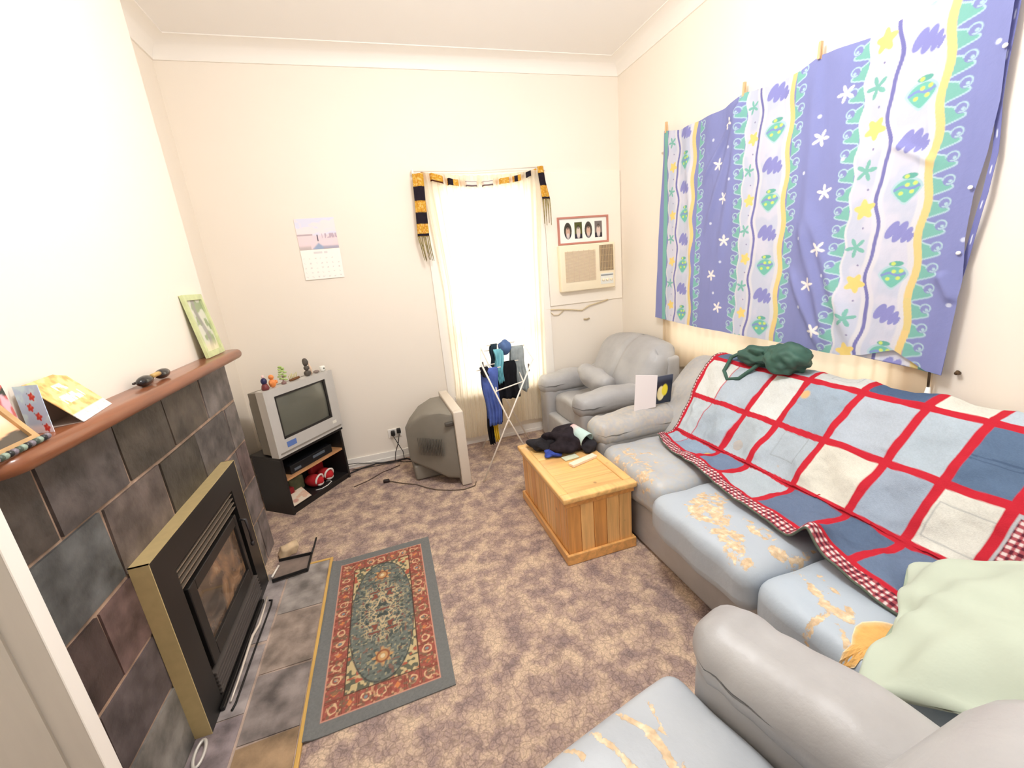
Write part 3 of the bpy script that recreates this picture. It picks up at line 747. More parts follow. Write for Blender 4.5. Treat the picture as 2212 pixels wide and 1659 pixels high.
# exposed foam where the leather has torn away
from mathutils.bvhtree import BVHTree
bv = BVHTree.FromPolygons([Vector(v) for v in VF3[0]], VF3[1])
FOAM = [(1.225, .694), (1.19, .69), (1.15, .671), (1.12, .652), (1.077, .643), (1.045, .628), (1.005, .608), (1.018, .598), (1.03, .605), (1.06, .60), (1.099, .611), (1.125, .60), (1.15, .598), (1.18, .602), (1.211, .597), (1.25, .594), (1.285, .599), (1.305, .63), (1.296, .655), (1.28, .672), (1.261, .682)]
def on_cushion(x, y):
    """carry a point of the tear on to the rounded cushion, over its front edge where the torn flap hangs"""
    o_ = Vector((x, y, .475)); d = Vector((x, y, -1.125)).normalized(); h = bv.ray_cast(o_ - d * .1, d)
    return (h[0] + h[1] * .0025) if h[0] is not None else o_
cxf, cyf = sum(p[0] for p in FOAM) / len(FOAM), sum(p[1] for p in FOAM) / len(FOAM)
PF = MB(); V = [tuple(on_cushion(cxf + (x - cxf) * t, cyf + (y - cyf) * t)) for t in (.02, .25, .5, .75, .92, 1.0) for x, y in FOAM]; n = len(FOAM); F = [tuple(range(n))]
for i in range(5):
    for j in range(n): F.append((i * n + j, i * n + (j + 1) % n, (i + 1) * n + (j + 1) % n, (i + 1) * n + j))
PF.add(V, F); PF.c = [lin((226, 176, 104))] * (4 * n) + [lin((228, 190, 134))] * n + [lin((236, 222, 198))] * n
# backrest: sloped profile swept along y with a rounded far end
prof = [(1.66, .30), (1.655, .42), (1.70, .50), (1.80, .615), (1.93, .75), (2.02, .845), (2.08, .888), (2.15, .895), (2.20, .86), (2.215, .78), (2.215, .12), (1.90, .12)]
V = []; F = []; ys = [2.475, 2.468, 2.44, 2.38, 2.2, 1.9, 1.6, 1.3, 1.0, .7, .4, .24, .19, .18]
for i, y in enumerate(ys):
    k = 1.0 if 2 < i < 11 else [.82, .92, .98][i] if i <= 2 else [.98, .92, .82][i - 11]
    for x, z in prof: V.append((1.95 + (x - 1.95) * k, y, .45 + (z - .45) * k))
n = len(prof)
for i in range(len(ys) - 1):
    for j in range(n): F.append((i * n + j, (i + 1) * n + j, (i + 1) * n + (j + 1) % n, i * n + (j + 1) % n))
F.append(tuple(range(n))); F.append(tuple((len(ys) - 1) * n + j for j in range(n))[::-1])
o = soft('backrest', V, F, so, green=.35); sm = o.modifiers.new('soft', 'SUBSURF'); sm.levels = sm.render_levels = 2

# ------------------------------------------------------------------ patchwork quilt
QL = [2.235, 2.015, 1.765, 1.567, 1.31, 1.065, .872, .68, .46, .24]
def quilt():
    nu, nv = 430, 330
    # path over the back and down on to the seat (x,z), parametrised by length
    path = [(2.235, .78), (2.225, .875), (2.17, .915), (2.09, .905), (2.02, .862), (1.93, .768), (1.80, .633), (1.715, .52), (1.672, .482), (1.62, .478), (1.50, .487), (1.40, .489), (1.325, .484)]
    pa = np.array(path); dl = np.r_[0, np.cumsum(np.hypot(*np.diff(pa, axis=0).T))]; T = dl[-1]
    tb = np.interp([2.07, 1.86, 1.69], pa[::-1, 0], dl[::-1])
    t = np.linspace(0, 1, nv); u = np.linspace(0, 1, nu)
    Ug, Tg = np.meshgrid(u, t, indexing='ij')
    # front edge cut-off depends on y
    Y = 2.262 - Ug * (2.262 - .30)
    xf = np.interp(Y, [.3, .75, 1.1, 1.33, 1.57, 2.02, 2.3], [1.33, 1.335, 1.365, 1.375, 1.418, 1.49, 1.53])
    tend = np.interp(-xf, -pa[:, 0][3:], dl[3:])
    S = Tg * tend
    X = np.interp(S, dl, pa[:, 0]); Z = np.interp(S, dl, pa[:, 1])
    # smooth the path
    for _ in range(6):
        X[:, 1:-1] = (X[:, :-2] + 2 * X[:, 1:-1] + X[:, 2:]) / 4; Z[:, 1:-1] = (Z[:, :-2] + 2 * Z[:, 1:-1] + Z[:, 2:]) / 4
    crease = tb[2]
    Yw = Y - .10 * ss(S, tb[0], crease) * ss(Y, 2.0, 2.3) - .13 * ss(S, crease, T) * ss(Y, 1.9, 2.3)
    puff = .022 * (fbm(Y * 6.5, S * 7, 3) - .35) * 1.6 + .007 * np.sin(Y * 26.5 + 1) * np.sin(S * 24) + .012 * (fbm(Y * 17 + S * 6, S * 15, 23) - .5) + .014 * (fbm(Y * 3 - S * 9, S * 4 + Y * 9, 29) - .5) + .006 * np.sin(Y * 9 + S * 5) * ss(S, .2, .4)
    # hanging drape folds near the crease
    puff += .012 * np.exp(-((S - crease + .06) / .05) ** 2) * np.sin(Y * 21) + .008 * np.sin(Y * 25 + S * 8) * np.exp(-((S - crease + .1) / .12) ** 2)
    nx = np.where(S < tb[0] - .03, 0.0, np.where(S < crease, -.72, 0.0)); nz = np.where(S < tb[0] - .03, 1.0, np.where(S < crease, .69, 1.0))
    X = X + nx * (puff + .006); Z = Z + nz * np.maximum(puff, -.001) + .003
    # raised fold in the front hem, and a wavy hem
    hem = ss(S, tend - .16, tend)
    Z += .065 * np.exp(-((Yw - .99 - .25 * (tend - S)) / .045) ** 2) * ss(S, tend - .22, tend - .02)
    Z += .018 * np.exp(-((Yw - 1.55) / .05) ** 2) * hem + .010 * np.exp(-((Yw - 1.30) / .06) ** 2) * hem + .006 * (np.sin(Yw * 16) + 1) * hem
    P = np.stack([X, Yw, Z], -1)
    # ---- pattern
    C = np.ones((nu, nv, 3)) * lina((172, 186, 200))
    pat = {(0, 0): (104, 124, 150), (0, 1): (118, 132, 152), (0, 2): (176, 190, 200), (0, 3): (206, 208, 206), (0, 4): (84, 104, 136), (0, 5): (222, 222, 212), (0, 6): (190, 204, 216), (0, 7): (150, 166, 188),
           (1, 0): (222, 224, 220), (1, 1): (184, 196, 208), (1, 2): (220, 224, 222), (1, 3): (164, 180, 196), (1, 4): (184, 194, 206), (1, 5): (182, 196, 208), (1, 6): (98, 120, 150), (1, 7): (160, 178, 196),
           (2, 0): (196, 206, 212), (2, 1): (180, 194, 206), (2, 2): (186, 198, 206), (2, 3): (182, 194, 204), (2, 4): (224, 222, 210), (2, 5): (164, 178, 196), (2, 6): (222, 222, 214), (2, 7): (186, 190, 196),
           (3, 0): (172, 190, 204), (3, 1): (150, 170, 192), (3, 2): (120, 138, 166), (3, 3): (184, 196, 204), (3, 4): (108, 124, 152), (3, 5): (96, 114, 142), (3, 6): (110, 128, 156), (3, 7): (120, 138, 160)}
    ic = np.clip(np.searchsorted(-np.array(QL), -Y) - 1, 0, 8)
    edges = [0, tb[0], tb[1], tb[2], 9]
    ir = np.clip(np.searchsorted(edges, S) - 1, 0, 3)
    weave = .94 + .12 * vnoise(Y * 300, S * 300, 2)
    wash = .93 + .14 * fbm(Y * 9, S * 9, 8)
    for (r, c_), col in pat.items():
        msk = (ir == r) & (ic == c_)
        C[msk] = lina(col)
    C *= (weave * wash)[..., None]
    # pocket shapes and seams on a few patches
    for (yc, sc_, hw, hh) in ((1.43, tb[0] - .09, .06, .05), (1.44, tb[1] + .09, .06, .07), (.77, tb[1] + .14, .075, .07)):
        d = np.maximum(np.abs(Y - yc) / hw, np.abs(S - sc_) / hh); C = mixc(C, (150, 156, 160), ss(.06 - np.abs(d - 1), 0, .05) * .55)
    C = mixc(C, (76, 96, 126), (np.abs(S - (tb[0] + .15)) < .003) * ((ic == 6) & (ir == 1)) * .8); C = mixc(C, (76, 96, 126), (np.abs(S - (tb[0] + .165)) < .002) * ((ic == 6) & (ir == 1)) * .8)
    star = np.hypot(Y - 1.53, S - tb[0] - .09); C = mixc(C, (226, 190, 140), ss(.03 - star, 0, .012))
    star = np.hypot(Y - 1.78, S - crease - .075); C = mixc(C, (222, 190, 120), ss(.025 - star, 0, .01))
    C *= .88; red = (188, 42, 56)
    for k, yl in enumerate(QL):
        wv = .0035 if k == 1 else .016
        C = mixc(C, red, ss(wv + .0015 - np.abs(Y - yl), 0, .002))
    for sl in (tb[0], tb[1], tb[2]): C = mixc(C, red, ss(.0175 - np.abs(S - sl), 0, .002))
    # plaid block near the pillow
    def plaid(a, bb):
        p = ((np.floor(a / .011) % 2) + (np.floor(bb / .011) % 2)); q = np.ones(a.shape + (3,)) * lina((222, 206, 204))
        q[p == 1] = lina((168, 84, 92)); q[p == 2] = lina((92, 40, 54)); return q
    pl = plaid(Y, S)
    m1 = (ic == 7) & (ir == 2) & (Y < .655) & (S > tb[1] + .03)
    C[m1] = pl[m1]
    # plaid hem at the front and at the far side, green piping on the very edge
    df = tend - S; dsd = 2.262 - Y
    C = mixc(C, red, ss(.088 - df, 0, .003)); m2 = df < .066; C[m2] = pl[m2]; C = mixc(C, (96, 104, 92), ss(.006 - df, 0, .002))
    m3 = dsd < .016; C[m3] = pl[m3]; C = mixc(C, (104, 116, 100), ss(.005 - dsd, 0, .001))
    return MB().arr(P, C)
tag(quilt().build('patchwork_quilt', mat('denim_patchwork', (0, 0, 0), .9, attr=True, bump=.25, bscale=220, spec=.1), smooth=True, solid=.008, off=-1), 'denim patchwork quilt with red strips draped over the sofa back', 'quilt')

# torn foam patch belongs to the third cushion
FO = bpy.data.objects
k = PF.build('exposed_foam', mat('orange_foam', (226, 176, 104), .95, attr=True, var=.1, scale=40, bump=.3, bscale=120), c3, solid=.002)
k['label'] = 'orange foam showing through the torn seat'

# mint pillow
def pil(p):
    k = max(0, 1 - (p.x / .36) ** 2) * max(0, 1 - (p.y / .25) ** 2)
    z = p.z * (.55 + 1.5 * k ** .6) + .012 * math.sin(p.x * 16 + p.y * 9) * k + (.012 * math.sin(p.y * 27 - p.x * 13 + 3 * math.sin(p.x * 9)) + .007 * math.sin(p.x * 41 + p.y * 33 + 2 * math.sin(p.y * 14))) * (p.z > 0) * (1 - .4 * k)
    pin = 1 + .07 * (abs(p.x) / .36 * abs(p.y) / .25)
    return (p.x * pin, p.y * pin, z)
V, F = rbox((.78, .57, .085), .042, 40, pil)
ey = Vector((.93, .36, .06)).normalized(); ex = Vector((.28, -.80, .46)); ex = (ex - ey * ex.dot(ey)).normalized(); ez = ex.cross(ey)
if ez.z < 0: ez = -ez; ey = -ey
MP = Matrix(((ex.x, ey.x, ez.x, 1.395), (ex.y, ey.y, ez.y, .318), (ex.z, ey.z, ez.z, .705), (0, 0, 0, 1)))
tag(MB().add(place(V, MP), F).build('mint_pillow', mat('mint_cotton', (190, 200, 184), .9, var=.03, scale=6, bump=.3, bscale=12, spec=.1), smooth=True), 'mint green pillow heaped on the near end of the sofa', 'pillow')

# green bag on the sofa back
gb = thing('green_bag', 'dark green fabric bag dumped on top of the sofa back', 'bag', (2.1, 1.85, .92))
M_bag = mat('dark_green_nylon', (58, 92, 80), .6, var=.2, scale=14, bump=.4, bscale=16)
def lump(seed, amp=.12, fr=2.6):
    rr = random.Random(seed); A = [(rr.uniform(-1, 1), rr.uniform(-1, 1), rr.uniform(-1, 1), rr.uniform(0, 6)) for _ in range(7)]
    return lambda d: 1 + amp * sum(math.sin(fr * (a * d.x + b * d.y + c * d.z) * 1.6 + e) for a, b, c, e in A) / 2.6
MB().ell((2.075, 1.725, .985), (.105, .115, .085), 60, 40, f=lambda d, a=lump(3, .10, 3), b=lump(8, .07, 7): a(d) * b(d)).build('pouch', M_bag, gb, smooth=True)
MB().ell((2.10, 1.905, .972), (.085, .13, .055), 60, 40, f=lambda d, a=lump(5, .2, 4), b=lump(9, .08, 7): a(d) * b(d)).build('flap', M_bag, gb, smooth=True)
st = MB(); st.tube([(2.08, 2.02, .975), (2.05, 2.08, .94), (1.99, 2.075, .86), (1.965, 2.02, .82), (1.985, 1.95, .838), (2.03, 1.90, .90), (2.05, 1.86, .945)], .012); st.build('strap', M_bag, gb, smooth=True)

# ------------------------------------------------------------------ pine blanket chest
def pine(name, stretch):
    m, nt, out = new_mat(name); N, L = nt.nodes.new, nt.links.new
    tc = N('ShaderNodeTexCoord'); mp = N('ShaderNodeMapping'); mp.inputs['Scale'].default_value = stretch; L(tc.outputs['Object'], mp.inputs[0])
    at = N('ShaderNodeAttribute'); at.attribute_name = 'Col'
    no = N('ShaderNodeTexNoise'); no.inputs['Scale'].default_value = 4; no.inputs['Detail'].default_value = 6; no.inputs['Distortion'].default_value = .6; L(mp.outputs[0], no.inputs['Vector'])
    mr = N('ShaderNodeMapRange'); mr.inputs['From Min'].default_value = .3; mr.inputs['From Max'].default_value = .7; mr.inputs['To Min'].default_value = .74; mr.inputs['To Max'].default_value = 1.14; L(no.outputs['Fac'], mr.inputs['Value'])
    vo = N('ShaderNodeTexVoronoi'); vo.inputs['Scale'].default_value = 6.5; L(tc.outputs['Object'], vo.inputs['Vector'])
    kn = N('ShaderNodeMapRange'); kn.inputs['From Min'].default_value = .03; kn.inputs['From Max'].default_value = .10; kn.inputs['To Min'].default_value = .45; L(vo.outputs['Distance'], kn.inputs['Value'])
    mu = N('ShaderNodeMath'); mu.operation = 'MULTIPLY'; L(mr.outputs[0], mu.inputs[0]); L(kn.outputs[0], mu.inputs[1])
    sc = N('ShaderNodeVectorMath'); sc.operation = 'SCALE'; L(at.outputs['Color'], sc.inputs[0]); L(mu.outputs[0], sc.inputs['Scale'])
    p = N('ShaderNodeBsdfPrincipled'); p.inputs['Roughness'].default_value = .35; p.inputs['Coat Weight'].default_value = .25; L(sc.outputs[0], p.inputs['Base Color']); L(p.outputs[0], out.inputs[0]); return m
P_v = pine('pine_upright_boards', (9, 9, .6)); P_x = pine('pine_lid_boards', (.6, 9, 9)); P_y = pine('pine_long_boards', (9, .6, 9))
ch = thing('blanket_chest', 'honey pine blanket chest standing beside the sofa', 'chest', (.96, 2.2, 0))
CX0, CX1, CY0, CY1, CZ = .755, 1.150, 1.825, 2.575, .385
pc = [lin((238, 182, 108)), lin((228, 166, 92)), lin((242, 190, 122)), lin((222, 158, 88))]
body = MB()
rnd = random.Random(12)
n = 5
for i in range(n):   # end boards
    x0 = CX0 + (CX1 - CX0) * i / n; x1 = CX0 + (CX1 - CX0) * (i + 1) / n
    for y0, y1 in ((CY0, CY0 + .018), (CY1 - .018, CY1)): body.box((x0 + .0012, y0, .03), (x1 - .0012, y1, CZ), col=rnd.choice(pc), bev=.003)
n = 9
for i in range(n):
    y0 = CY0 + .018 + (CY1 - CY0 - .036) * i / n; y1 = CY0 + .018 + (CY1 - CY0 - .036) * (i + 1) / n
    for x0, x1 in ((CX0, CX0 + .018), (CX1 - .018, CX1)): body.box((x0, y0 + .0012, .03), (x1, y1 - .0012, CZ), col=rnd.choice(pc), bev=.003)
body.build('body', P_v, ch)
pl = MB(); t = .018; c0 = lin((232, 174, 104))
pl.box((CX0 - t, CY0 - t, 0), (CX1 + t, CY0, .062), col=c0, bev=.006).box((CX0 - t, CY1, 0), (CX1 + t, CY1 + t, .062), col=c0, bev=.006).box((CX0 - t, CY0, 0), (CX0, CY1, .062), col=c0, bev=.006).box((CX1, CY0, 0), (CX1 + t, CY1, .062), col=c0, bev=.006)
pl.build('plinth', P_y, ch)
ld = MB(); LX0, LX1, LY0, LY1 = CX0 - .028, CX1 + .022, CY0 - .028, CY1 + .01; c1 = lin((240, 190, 120)); c2 = lin((246, 206, 138))
n = 6
for i in range(n):
    y0 = LY0 + .055 + (LY1 - LY0 - .11) * i / n; y1 = LY0 + .055 + (LY1 - LY0 - .11) * (i + 1) / n
    ld.box((LX0 + .055, y0 + .0008, CZ + .001), (LX1 - .055, y1 - .0008, CZ + .026), col=rnd.choice([c1, c2, lin((242, 196, 124)), lin((236, 184, 116))]), bev=.003)
lid = ld.build('lid', P_x, ch)
fr = MB()
fr.box((LX0, LY0, CZ), (LX1, LY0 + .055, CZ + .034), col=c1, bev=.009).box((LX0, LY1 - .055, CZ), (LX1, LY1, CZ + .034), col=c1, bev=.009)
fr.box((LX0, LY0 + .0555, CZ), (LX0 + .055, LY1 - .0555, CZ + .034), col=c1, bev=.009).box((LX1 - .055, LY0 + .0555, CZ), (LX1, LY1 - .0555, CZ + .034), col=c1, bev=.009)
fr.build('lid_frame', P_y, lid, smooth=40)
fr = MB(); fr.box((CX0 - .012, CY0 - .012, CZ - .03), (CX1 + .010, CY0 - .0005, CZ - .0005), col=lin((222, 158, 88)), bev=.004).box((CX0 - .012, CY0, CZ - .03), (CX0 - .0005, CY1, CZ - .0005), col=lin((222, 158, 88)), bev=.004)
fr.build('lid_moulding', P_y, ch)

# clothes and small things on the chest
ZL = CZ + .027
def cloth_lump(name, c, r, seed, m, label, cat, amp=.2, fr=3.5, rot=0):
    o = MB(); R_ = Matrix.Rotation(rot, 3, 'Z')
    o.ell((0, 0, 0), r, 40, 24, f=lump(seed, amp, fr), rot=R_)
    V = []
    for x, y, z in o.v: V.append((c[0] + x, c[1] + y, max(c[2] + z, ZL + .001)))
    o.v = V; return tag(o.build(name, m, smooth=True), label, cat)
M_dark = mat('dark_fleece', (44, 38, 42), .95, var=.3, scale=25, bump=.5, bscale=40, spec=.1)
cloth_lump('dark_jacket', (1.02, 2.40, ZL + .05), (.135, .12, .085), 11, M_dark, 'crumpled dark charcoal jacket heaped on the pine chest', 'jacket', .22, 4)
cloth_lump('black_jumper', (.895, 2.47, ZL + .03), (.10, .085, .05), 12, mat('black_knit', (32, 29, 33), .95, var=.3, scale=30, bump=.5, bscale=50), 'small black knitted garment at left end of chest clothes pile', 'clothing', .25, 4)
cloth_lump('blue_cloth', (.895, 2.335, ZL + .018), (.055, .05, .032), 14, mat('royal_blue_cloth', (44, 66, 150), .8, var=.5, scale=30, bump=.3, bscale=30), 'crumpled royal blue cloth in front of the dark pile on chest', 'clothing', .25, 4)
# pastel sleeve (rolled cloth tube)
ax = Vector((.045, -.13, -.052)); c0 = Vector((1.075, 2.42, ZL + .125)); rings = []
s_ = MB(); pts = []; rad = []
for i in range(12):
    t = i / 11; pts.append(tuple(c0 + ax * t)); rad.append(.030 + .022 * t)
s_.tube(pts, rad, 20); cs_ = []
for i in range(12):
    t = i / 11
    cc = np.array(lina((214, 174, 172))) * max(0, 1 - t * 2.2) + np.array(lina((190, 214, 208))) * min(1, t * 2.2)
    cs_ += [tuple(cc)] * 20
s_.c = cs_; s_.f = s_.f[:-1]
tag(s_.build('pastel_sleeve', mat('pastel_towelling', (0, 0, 0), .9, attr=True, bump=.4, bscale=40), smooth=True, solid=.004), 'pink and aqua rolled cloth tube on the dark jacket pile', 'clothing')
cloth_lump('dark_bundle', (1.128, 2.29, ZL + .035), (.055, .06, .045), 21, mat('black_cap_cloth', (36, 33, 38), .9, var=.2, scale=20), 'small black bundle behind the open end of pastel cloth tube', 'clothing', .12, 3)
def paper(name, c, rz, sx, sy, sz, col, label, cat):
    V, F = bevbox((-sx / 2, -sy / 2, 0), (sx / 2, sy / 2, sz), .002); return tag(MB().add(place(V, TR(c[0], c[1], ZL + .001, rz)), F).build(name, mat(name + '_paper', col, .6, var=.05, scale=30)), label, cat)
paper('green_booklet', (.975, 2.245), .12, .10, .055, .008, (206, 212, 186), 'pale green folded leaflet on chest in front of jacket', 'leaflet')
paper('white_packet', (1.025, 2.165), .30, .20, .045, .016, (240, 222, 196), 'long white packet lying across the pine chest lid', 'packet')

# ------------------------------------------------------------------ television stand and silver TV
ang = math.atan2(.787, .617)
TS = TR(-.878, 3.111, 0, ang)   # local x along the front, y into the corner
M_bstand = mat('black_ash_laminate', (36, 33, 32), .4, var=.1, scale=14)
M_shelf = mat('timber_shelf_edge', (196, 144, 100), .5, var=.1, scale=20)
ts = thing('tv_stand', 'low black television stand with open shelf in left corner', 'tv stand', (-.878, 3.111, 0), ang)
def lb(o, lo, hi, M=TS, bev=0.0, col=None):
    if bev: V, F = bevbox(lo, hi, bev)
    else:
        q = MB().box(lo, hi); V, F = q.v, q.f
    return o.add(place(V, M), F, col)
lb(MB(), (-.01, -.012, .442), (.61, .30, .462), bev=.003).build('top_board', M_bstand, ts)
lb(MB(), (0, 0, .0), (.018, .29, .441)).build('side_panel', M_bstand, ts); lb(MB(), (.582, 0, .0), (.60, .29, .441)).build('side_panel', M_bstand, ts)
lb(MB(), (.0185, .272, .045), (.5815, .289, .441)).build('back_panel', M_bstand, ts)
lb(MB(), (.0185, .012, .265), (.5815, .271, .281)).build('shelf', M_shelf, ts)
lb(MB(), (.0185, .002, .03), (.5815, .271, .047)).build('bottom_board', M_bstand, ts)
lb(MB(), (.0185, .012, .0), (.5815, .03, .03)).build('kick_board', M_bstand, ts)
# video player on the shelf
M_vcr = mat('video_player_black', (28, 29, 32), .3)
vp = thing('video_player', 'black video player on the timber shelf of the tv stand', 'video player', tuple(TS @ Vector((.30, .03, .282))), ang)
lb(MB(), (.09, .035, .2825), (.50, .26, .35), bev=.004).build('body', M_vcr, vp)
k = MB(); lb(k, (.30, .031, .315), (.42, .034, .335)); k.build('display_window', mat('grey_display', (96, 104, 114), .3), vp); lb(MB(), (.12, .031, .300), (.18, .034, .318)).build('button_panel', mat('grey_display', (96, 104, 114), .3), vp)
# slippers and things on the bottom shelf
def slipper(name, lx, ly, rz, label):
    t = thing(name, label, 'slipper', tuple(TS @ Vector((lx, ly, .048))), ang, 'red and white slippers in the tv stand')
    Ml = TS @ TR(lx, ly, .048, rz)
    V = []; F = []
    sh = MB().ell((0, 0, .05), (.052, .085, .05), 20, 12); sh.v = [(x, y, max(.002, z)) for x, y, z in sh.v]
    MB().add(place(sh.v, Ml), sh.f).build('shoe_body', mat('red_slipper_felt', (186, 34, 40), .9), t, smooth=True)
    ring = [Ml @ Vector((.040 * math.cos(a), -.052 - .012 * math.sin(a), .062 + .040 * math.sin(a))) for a in [2 * PI * i / 20 for i in range(20)]]
    MB().tube([tuple(p) for p in ring], .008, 8, closed=True).build('white_trim', mat('white_fleece', (240, 228, 220), .95), t, smooth=True)
    MB().ell((0, 0, 0), (1, 1, 1), 4, 3)
    q = MB().ell((0, -.056, .030), (.034, .022, .022), 14, 8); MB().add(place(q.v, Ml), q.f).build('white_lining', mat('white_fleece', (240, 228, 220), .95), t, smooth=True)
slipper('slipper', .33, .115, .12, 'left one of two red and white slippers on tv stand floor')
slipper('slipper', .445, .115, -.1, 'right one of two red and white slippers on tv stand floor')
tag(lb(MB(), (.035, .09, .048), (.125, .20, .16), bev=.01).build('red_pouch', mat('dark_red_cloth', (140, 30, 34), .9, var=.2, scale=20), smooth=30), 'dark red cloth pouch at left inside the tv stand', 'pouch')
tag(lb(MB(), (.40, .21, .048), (.54, .265, .21), bev=.02).build('red_box', mat('red_toy_box', (176, 34, 42), .6, var=.2, scale=20), smooth=30), 'red box standing behind the slippers at right in tv stand', 'box')
tag(lb(MB(), (.16, .18, .048), (.30, .26, .17), bev=.02).build('green_toy', mat('olive_green_toy', (120, 124, 92), .8, var=.2, scale=20), smooth=30), 'olive green box at the back of the tv stand between red things', 'box')
def mag(u, v): return mixc(mixc(const(u, (214, 200, 180)), (206, 170, 146), ss(fbm(u * 4, v * 4, 3), .45, .6)), (176, 108, 96), ss(.2 - np.hypot(u - .25, v - .3), 0, .1) * .7)
b0, b1, b2 = (tuple(TS @ Vector(p)) for p in ((.03, .012, .056), (.19, .012, .056), (.03, .10, .118)))
tag(panel(b0, b1, b2, 30, 30, mag).build('magazine', M_attr, solid=.006), 'cream magazine leaning at front left inside the tv stand', 'magazine')
wl = MB(); wl.tube([tuple(TS @ Vector(p)) for p in ((.27, .05, .051), (.30, .018, .051), (.36, .012, .051), (.42, .03, .051), (.43, .06, .051), (.41, .08, .051))], .0035)
tag(wl.build('looped_cable', mat('white_cord_plastic', (230, 226, 222), .5), smooth=True), 'thin white cord looped in front of the red slippers', 'cord')

# silver TV
tv = thing('silver_television', 'silver boxy television with dark screen on the black stand', 'television', tuple(TS @ Vector((.30, .03, .4625))), ang)
M_tvs = mat('silver_tv_plastic', (200, 197, 192), .4, metal=.1, var=.03, scale=10)
M_tvd = mat('grey_tv_shell', (122, 116, 106), .55)
ZT0, ZT1 = .4635, .955; U0, U1 = -.012, .615; UM = (U0 + U1) / 2
bz = MB(); SU0, SU1, SZ0, SZ1 = U0 + .075, U1 - .085, ZT0 + .115, ZT1 - .055
for u0, u1, z0, z1 in ((U0, SU0, ZT0, ZT1), (SU1, U1, ZT0, ZT1), (SU0, SU1, SZ1, ZT1), (SU0, SU1, ZT0, SZ0)): lb(bz, (u0, -.018, z0), (u1, .055, z1))
bez = bz.build('bezel', M_tvs, tv)
sr = MB()
for u0, u1, z0, z1 in ((SU0, SU0 + .016, SZ0, SZ1), (SU1 - .016, SU1, SZ0, SZ1), (SU0, SU1, SZ0, SZ0 + .014), (SU0, SU1, SZ1 - .014, SZ1)): lb(sr, (u0, -.012, z0), (u1, .03, z1))
sr.build('screen_surround', mat('dark_screen_rim', (46, 43, 40), .5), tv)
U, W = np.meshgrid(np.linspace(-1, 1, 24), np.linspace(-1, 1, 20), indexing='ij')
P = np.stack([(SU0 + SU1) / 2 + U * (SU1 - SU0 - .02) / 2, -.010 + .016 * (U ** 2 + W ** 2) / 2, (SZ0 + SZ1) / 2 + W * (SZ1 - SZ0 - .02) / 2], -1)
q = MB().arr(P); q.v = place(q.v, TS); q.build('screen', mat('crt_glass', (104, 104, 94), .16, coat=.6), tv, smooth=True)
sh = MB(); rings = [(.055, U0 + .01, U1 - .01, ZT0 + .012, ZT1 - .012), (.16, U0 + .02, U1 - .02, ZT0 + .012, ZT1 - .02), (.30, U0 + .12, U1 - .12, ZT0 + .02, ZT1 - .10), (.40, U0 + .18, U1 - .18, ZT0 + .03, ZT1 - .16)]
V = []; F = []
for y, a, b_, c, d in rings: V += [(a, y, c), (b_, y, c), (b_, y, d), (a, y, d)]
for i in range(3):
    for j in range(4): F.append((i * 4 + j, i * 4 + (j + 1) % 4, i * 4 + 4 + (j + 1) % 4, i * 4 + 4 + j))
F += [(0, 1, 2, 3), (12, 13, 14, 15)]
sh.add(place(V, TS), F).build('rear_shell', M_tvd, tv)
lb(MB(), (U0 + .085, -.0205, ZT0 + .052), (U0 + .165, -.0182, ZT0 + .092)).build('blue_sticker', mat('blue_sticker', (96, 124, 186), .4), tv)
lb(MB(), (U1 - .10, -.0205, ZT0 + .062), (U1 - .06, -.0182, ZT0 + .085)).build('white_sticker', mat('white_sticker', (236, 232, 220), .4), tv)
k = MB(); lb(k, (U0 + .02, -.0215, ZT0 + .018), (U1 - .02, -.0182, ZT0 + .030)); k.build('trim_line', mat('tv_trim_line', (140, 134, 126), .4), tv)

# ornaments along the top of the silver TV
ZTV = ZT1 + .001
def L2(u, v, z): return tuple(TS @ Vector((u, v, z)))
def orn(name, label, cat, u, v=.018): return thing(name, label, cat, L2(u, v, ZTV), ang)
t = orn('figurine', 'tiny navy and red clown figurine at left on the silver television', 'figurine', .045)
MB().lathe(L2(.045, .018, ZTV), [(.022, 0), (.026, .012), (.021, .03), (.012, .045)], 14).build('skirt', mat('dark_red_glaze', (120, 56, 56), .4), t, smooth=True)
MB().ell(L2(.045, .018, ZTV + .06), (.02, .02, .024), 14, 10).build('torso', mat('navy_glaze', (44, 44, 84), .4), t, smooth=True)
MB().ell(L2(.045, .018, ZTV + .092), (.010, .010, .012), 10, 8).build('head', mat('pink_glaze', (230, 200, 196), .5), t, smooth=True)
t = orn('figurine', 'tiny orange bear like figurine second from left on the silver television', 'figurine', .105)
M_or = mat('orange_glaze', (236, 146, 78), .45)
MB().ell(L2(.105, .018, ZTV + .03), (.024, .02, .03), 14, 10).build('torso', M_or, t, smooth=True); MB().ell(L2(.105, .018, ZTV + .074), (.018, .016, .018), 12, 8).build('head', M_or, t, smooth=True)
for s_ in (-1, 1): MB().ell(L2(.105 + s_ * .022, .005, ZTV + .036), (.01, .012, .014), 10, 8).build('arm', M_or, t, smooth=True)
t = orn('toy_tree', 'little pale green leafy toy plant on top of silver television', 'ornament', .195)
MB().lathe(L2(.195, .018, ZTV), [(.016, 0), (.018, .012), (.006, .02), (.005, .06)], 10).build('stem', mat('mauve_pot', (150, 118, 112), .6), t, smooth=True)
M_lf = mat('pale_green_leaf', (180, 204, 128), .6)
k = MB()
for i in range(16):
    a = i * 2.4; rr = .018 + .012 * ((i * 7) % 3) / 2; z = ZTV + .03 + .0065 * i
    k.ell(tuple(np.array(L2(.195, .018, z)) + np.array((rr * math.cos(a) * (1 - i / 26), rr * math.sin(a) * (1 - i / 26), 0))), (.014, .010, .007), 8, 6)
k.build('leaves', M_lf, t, smooth=True)
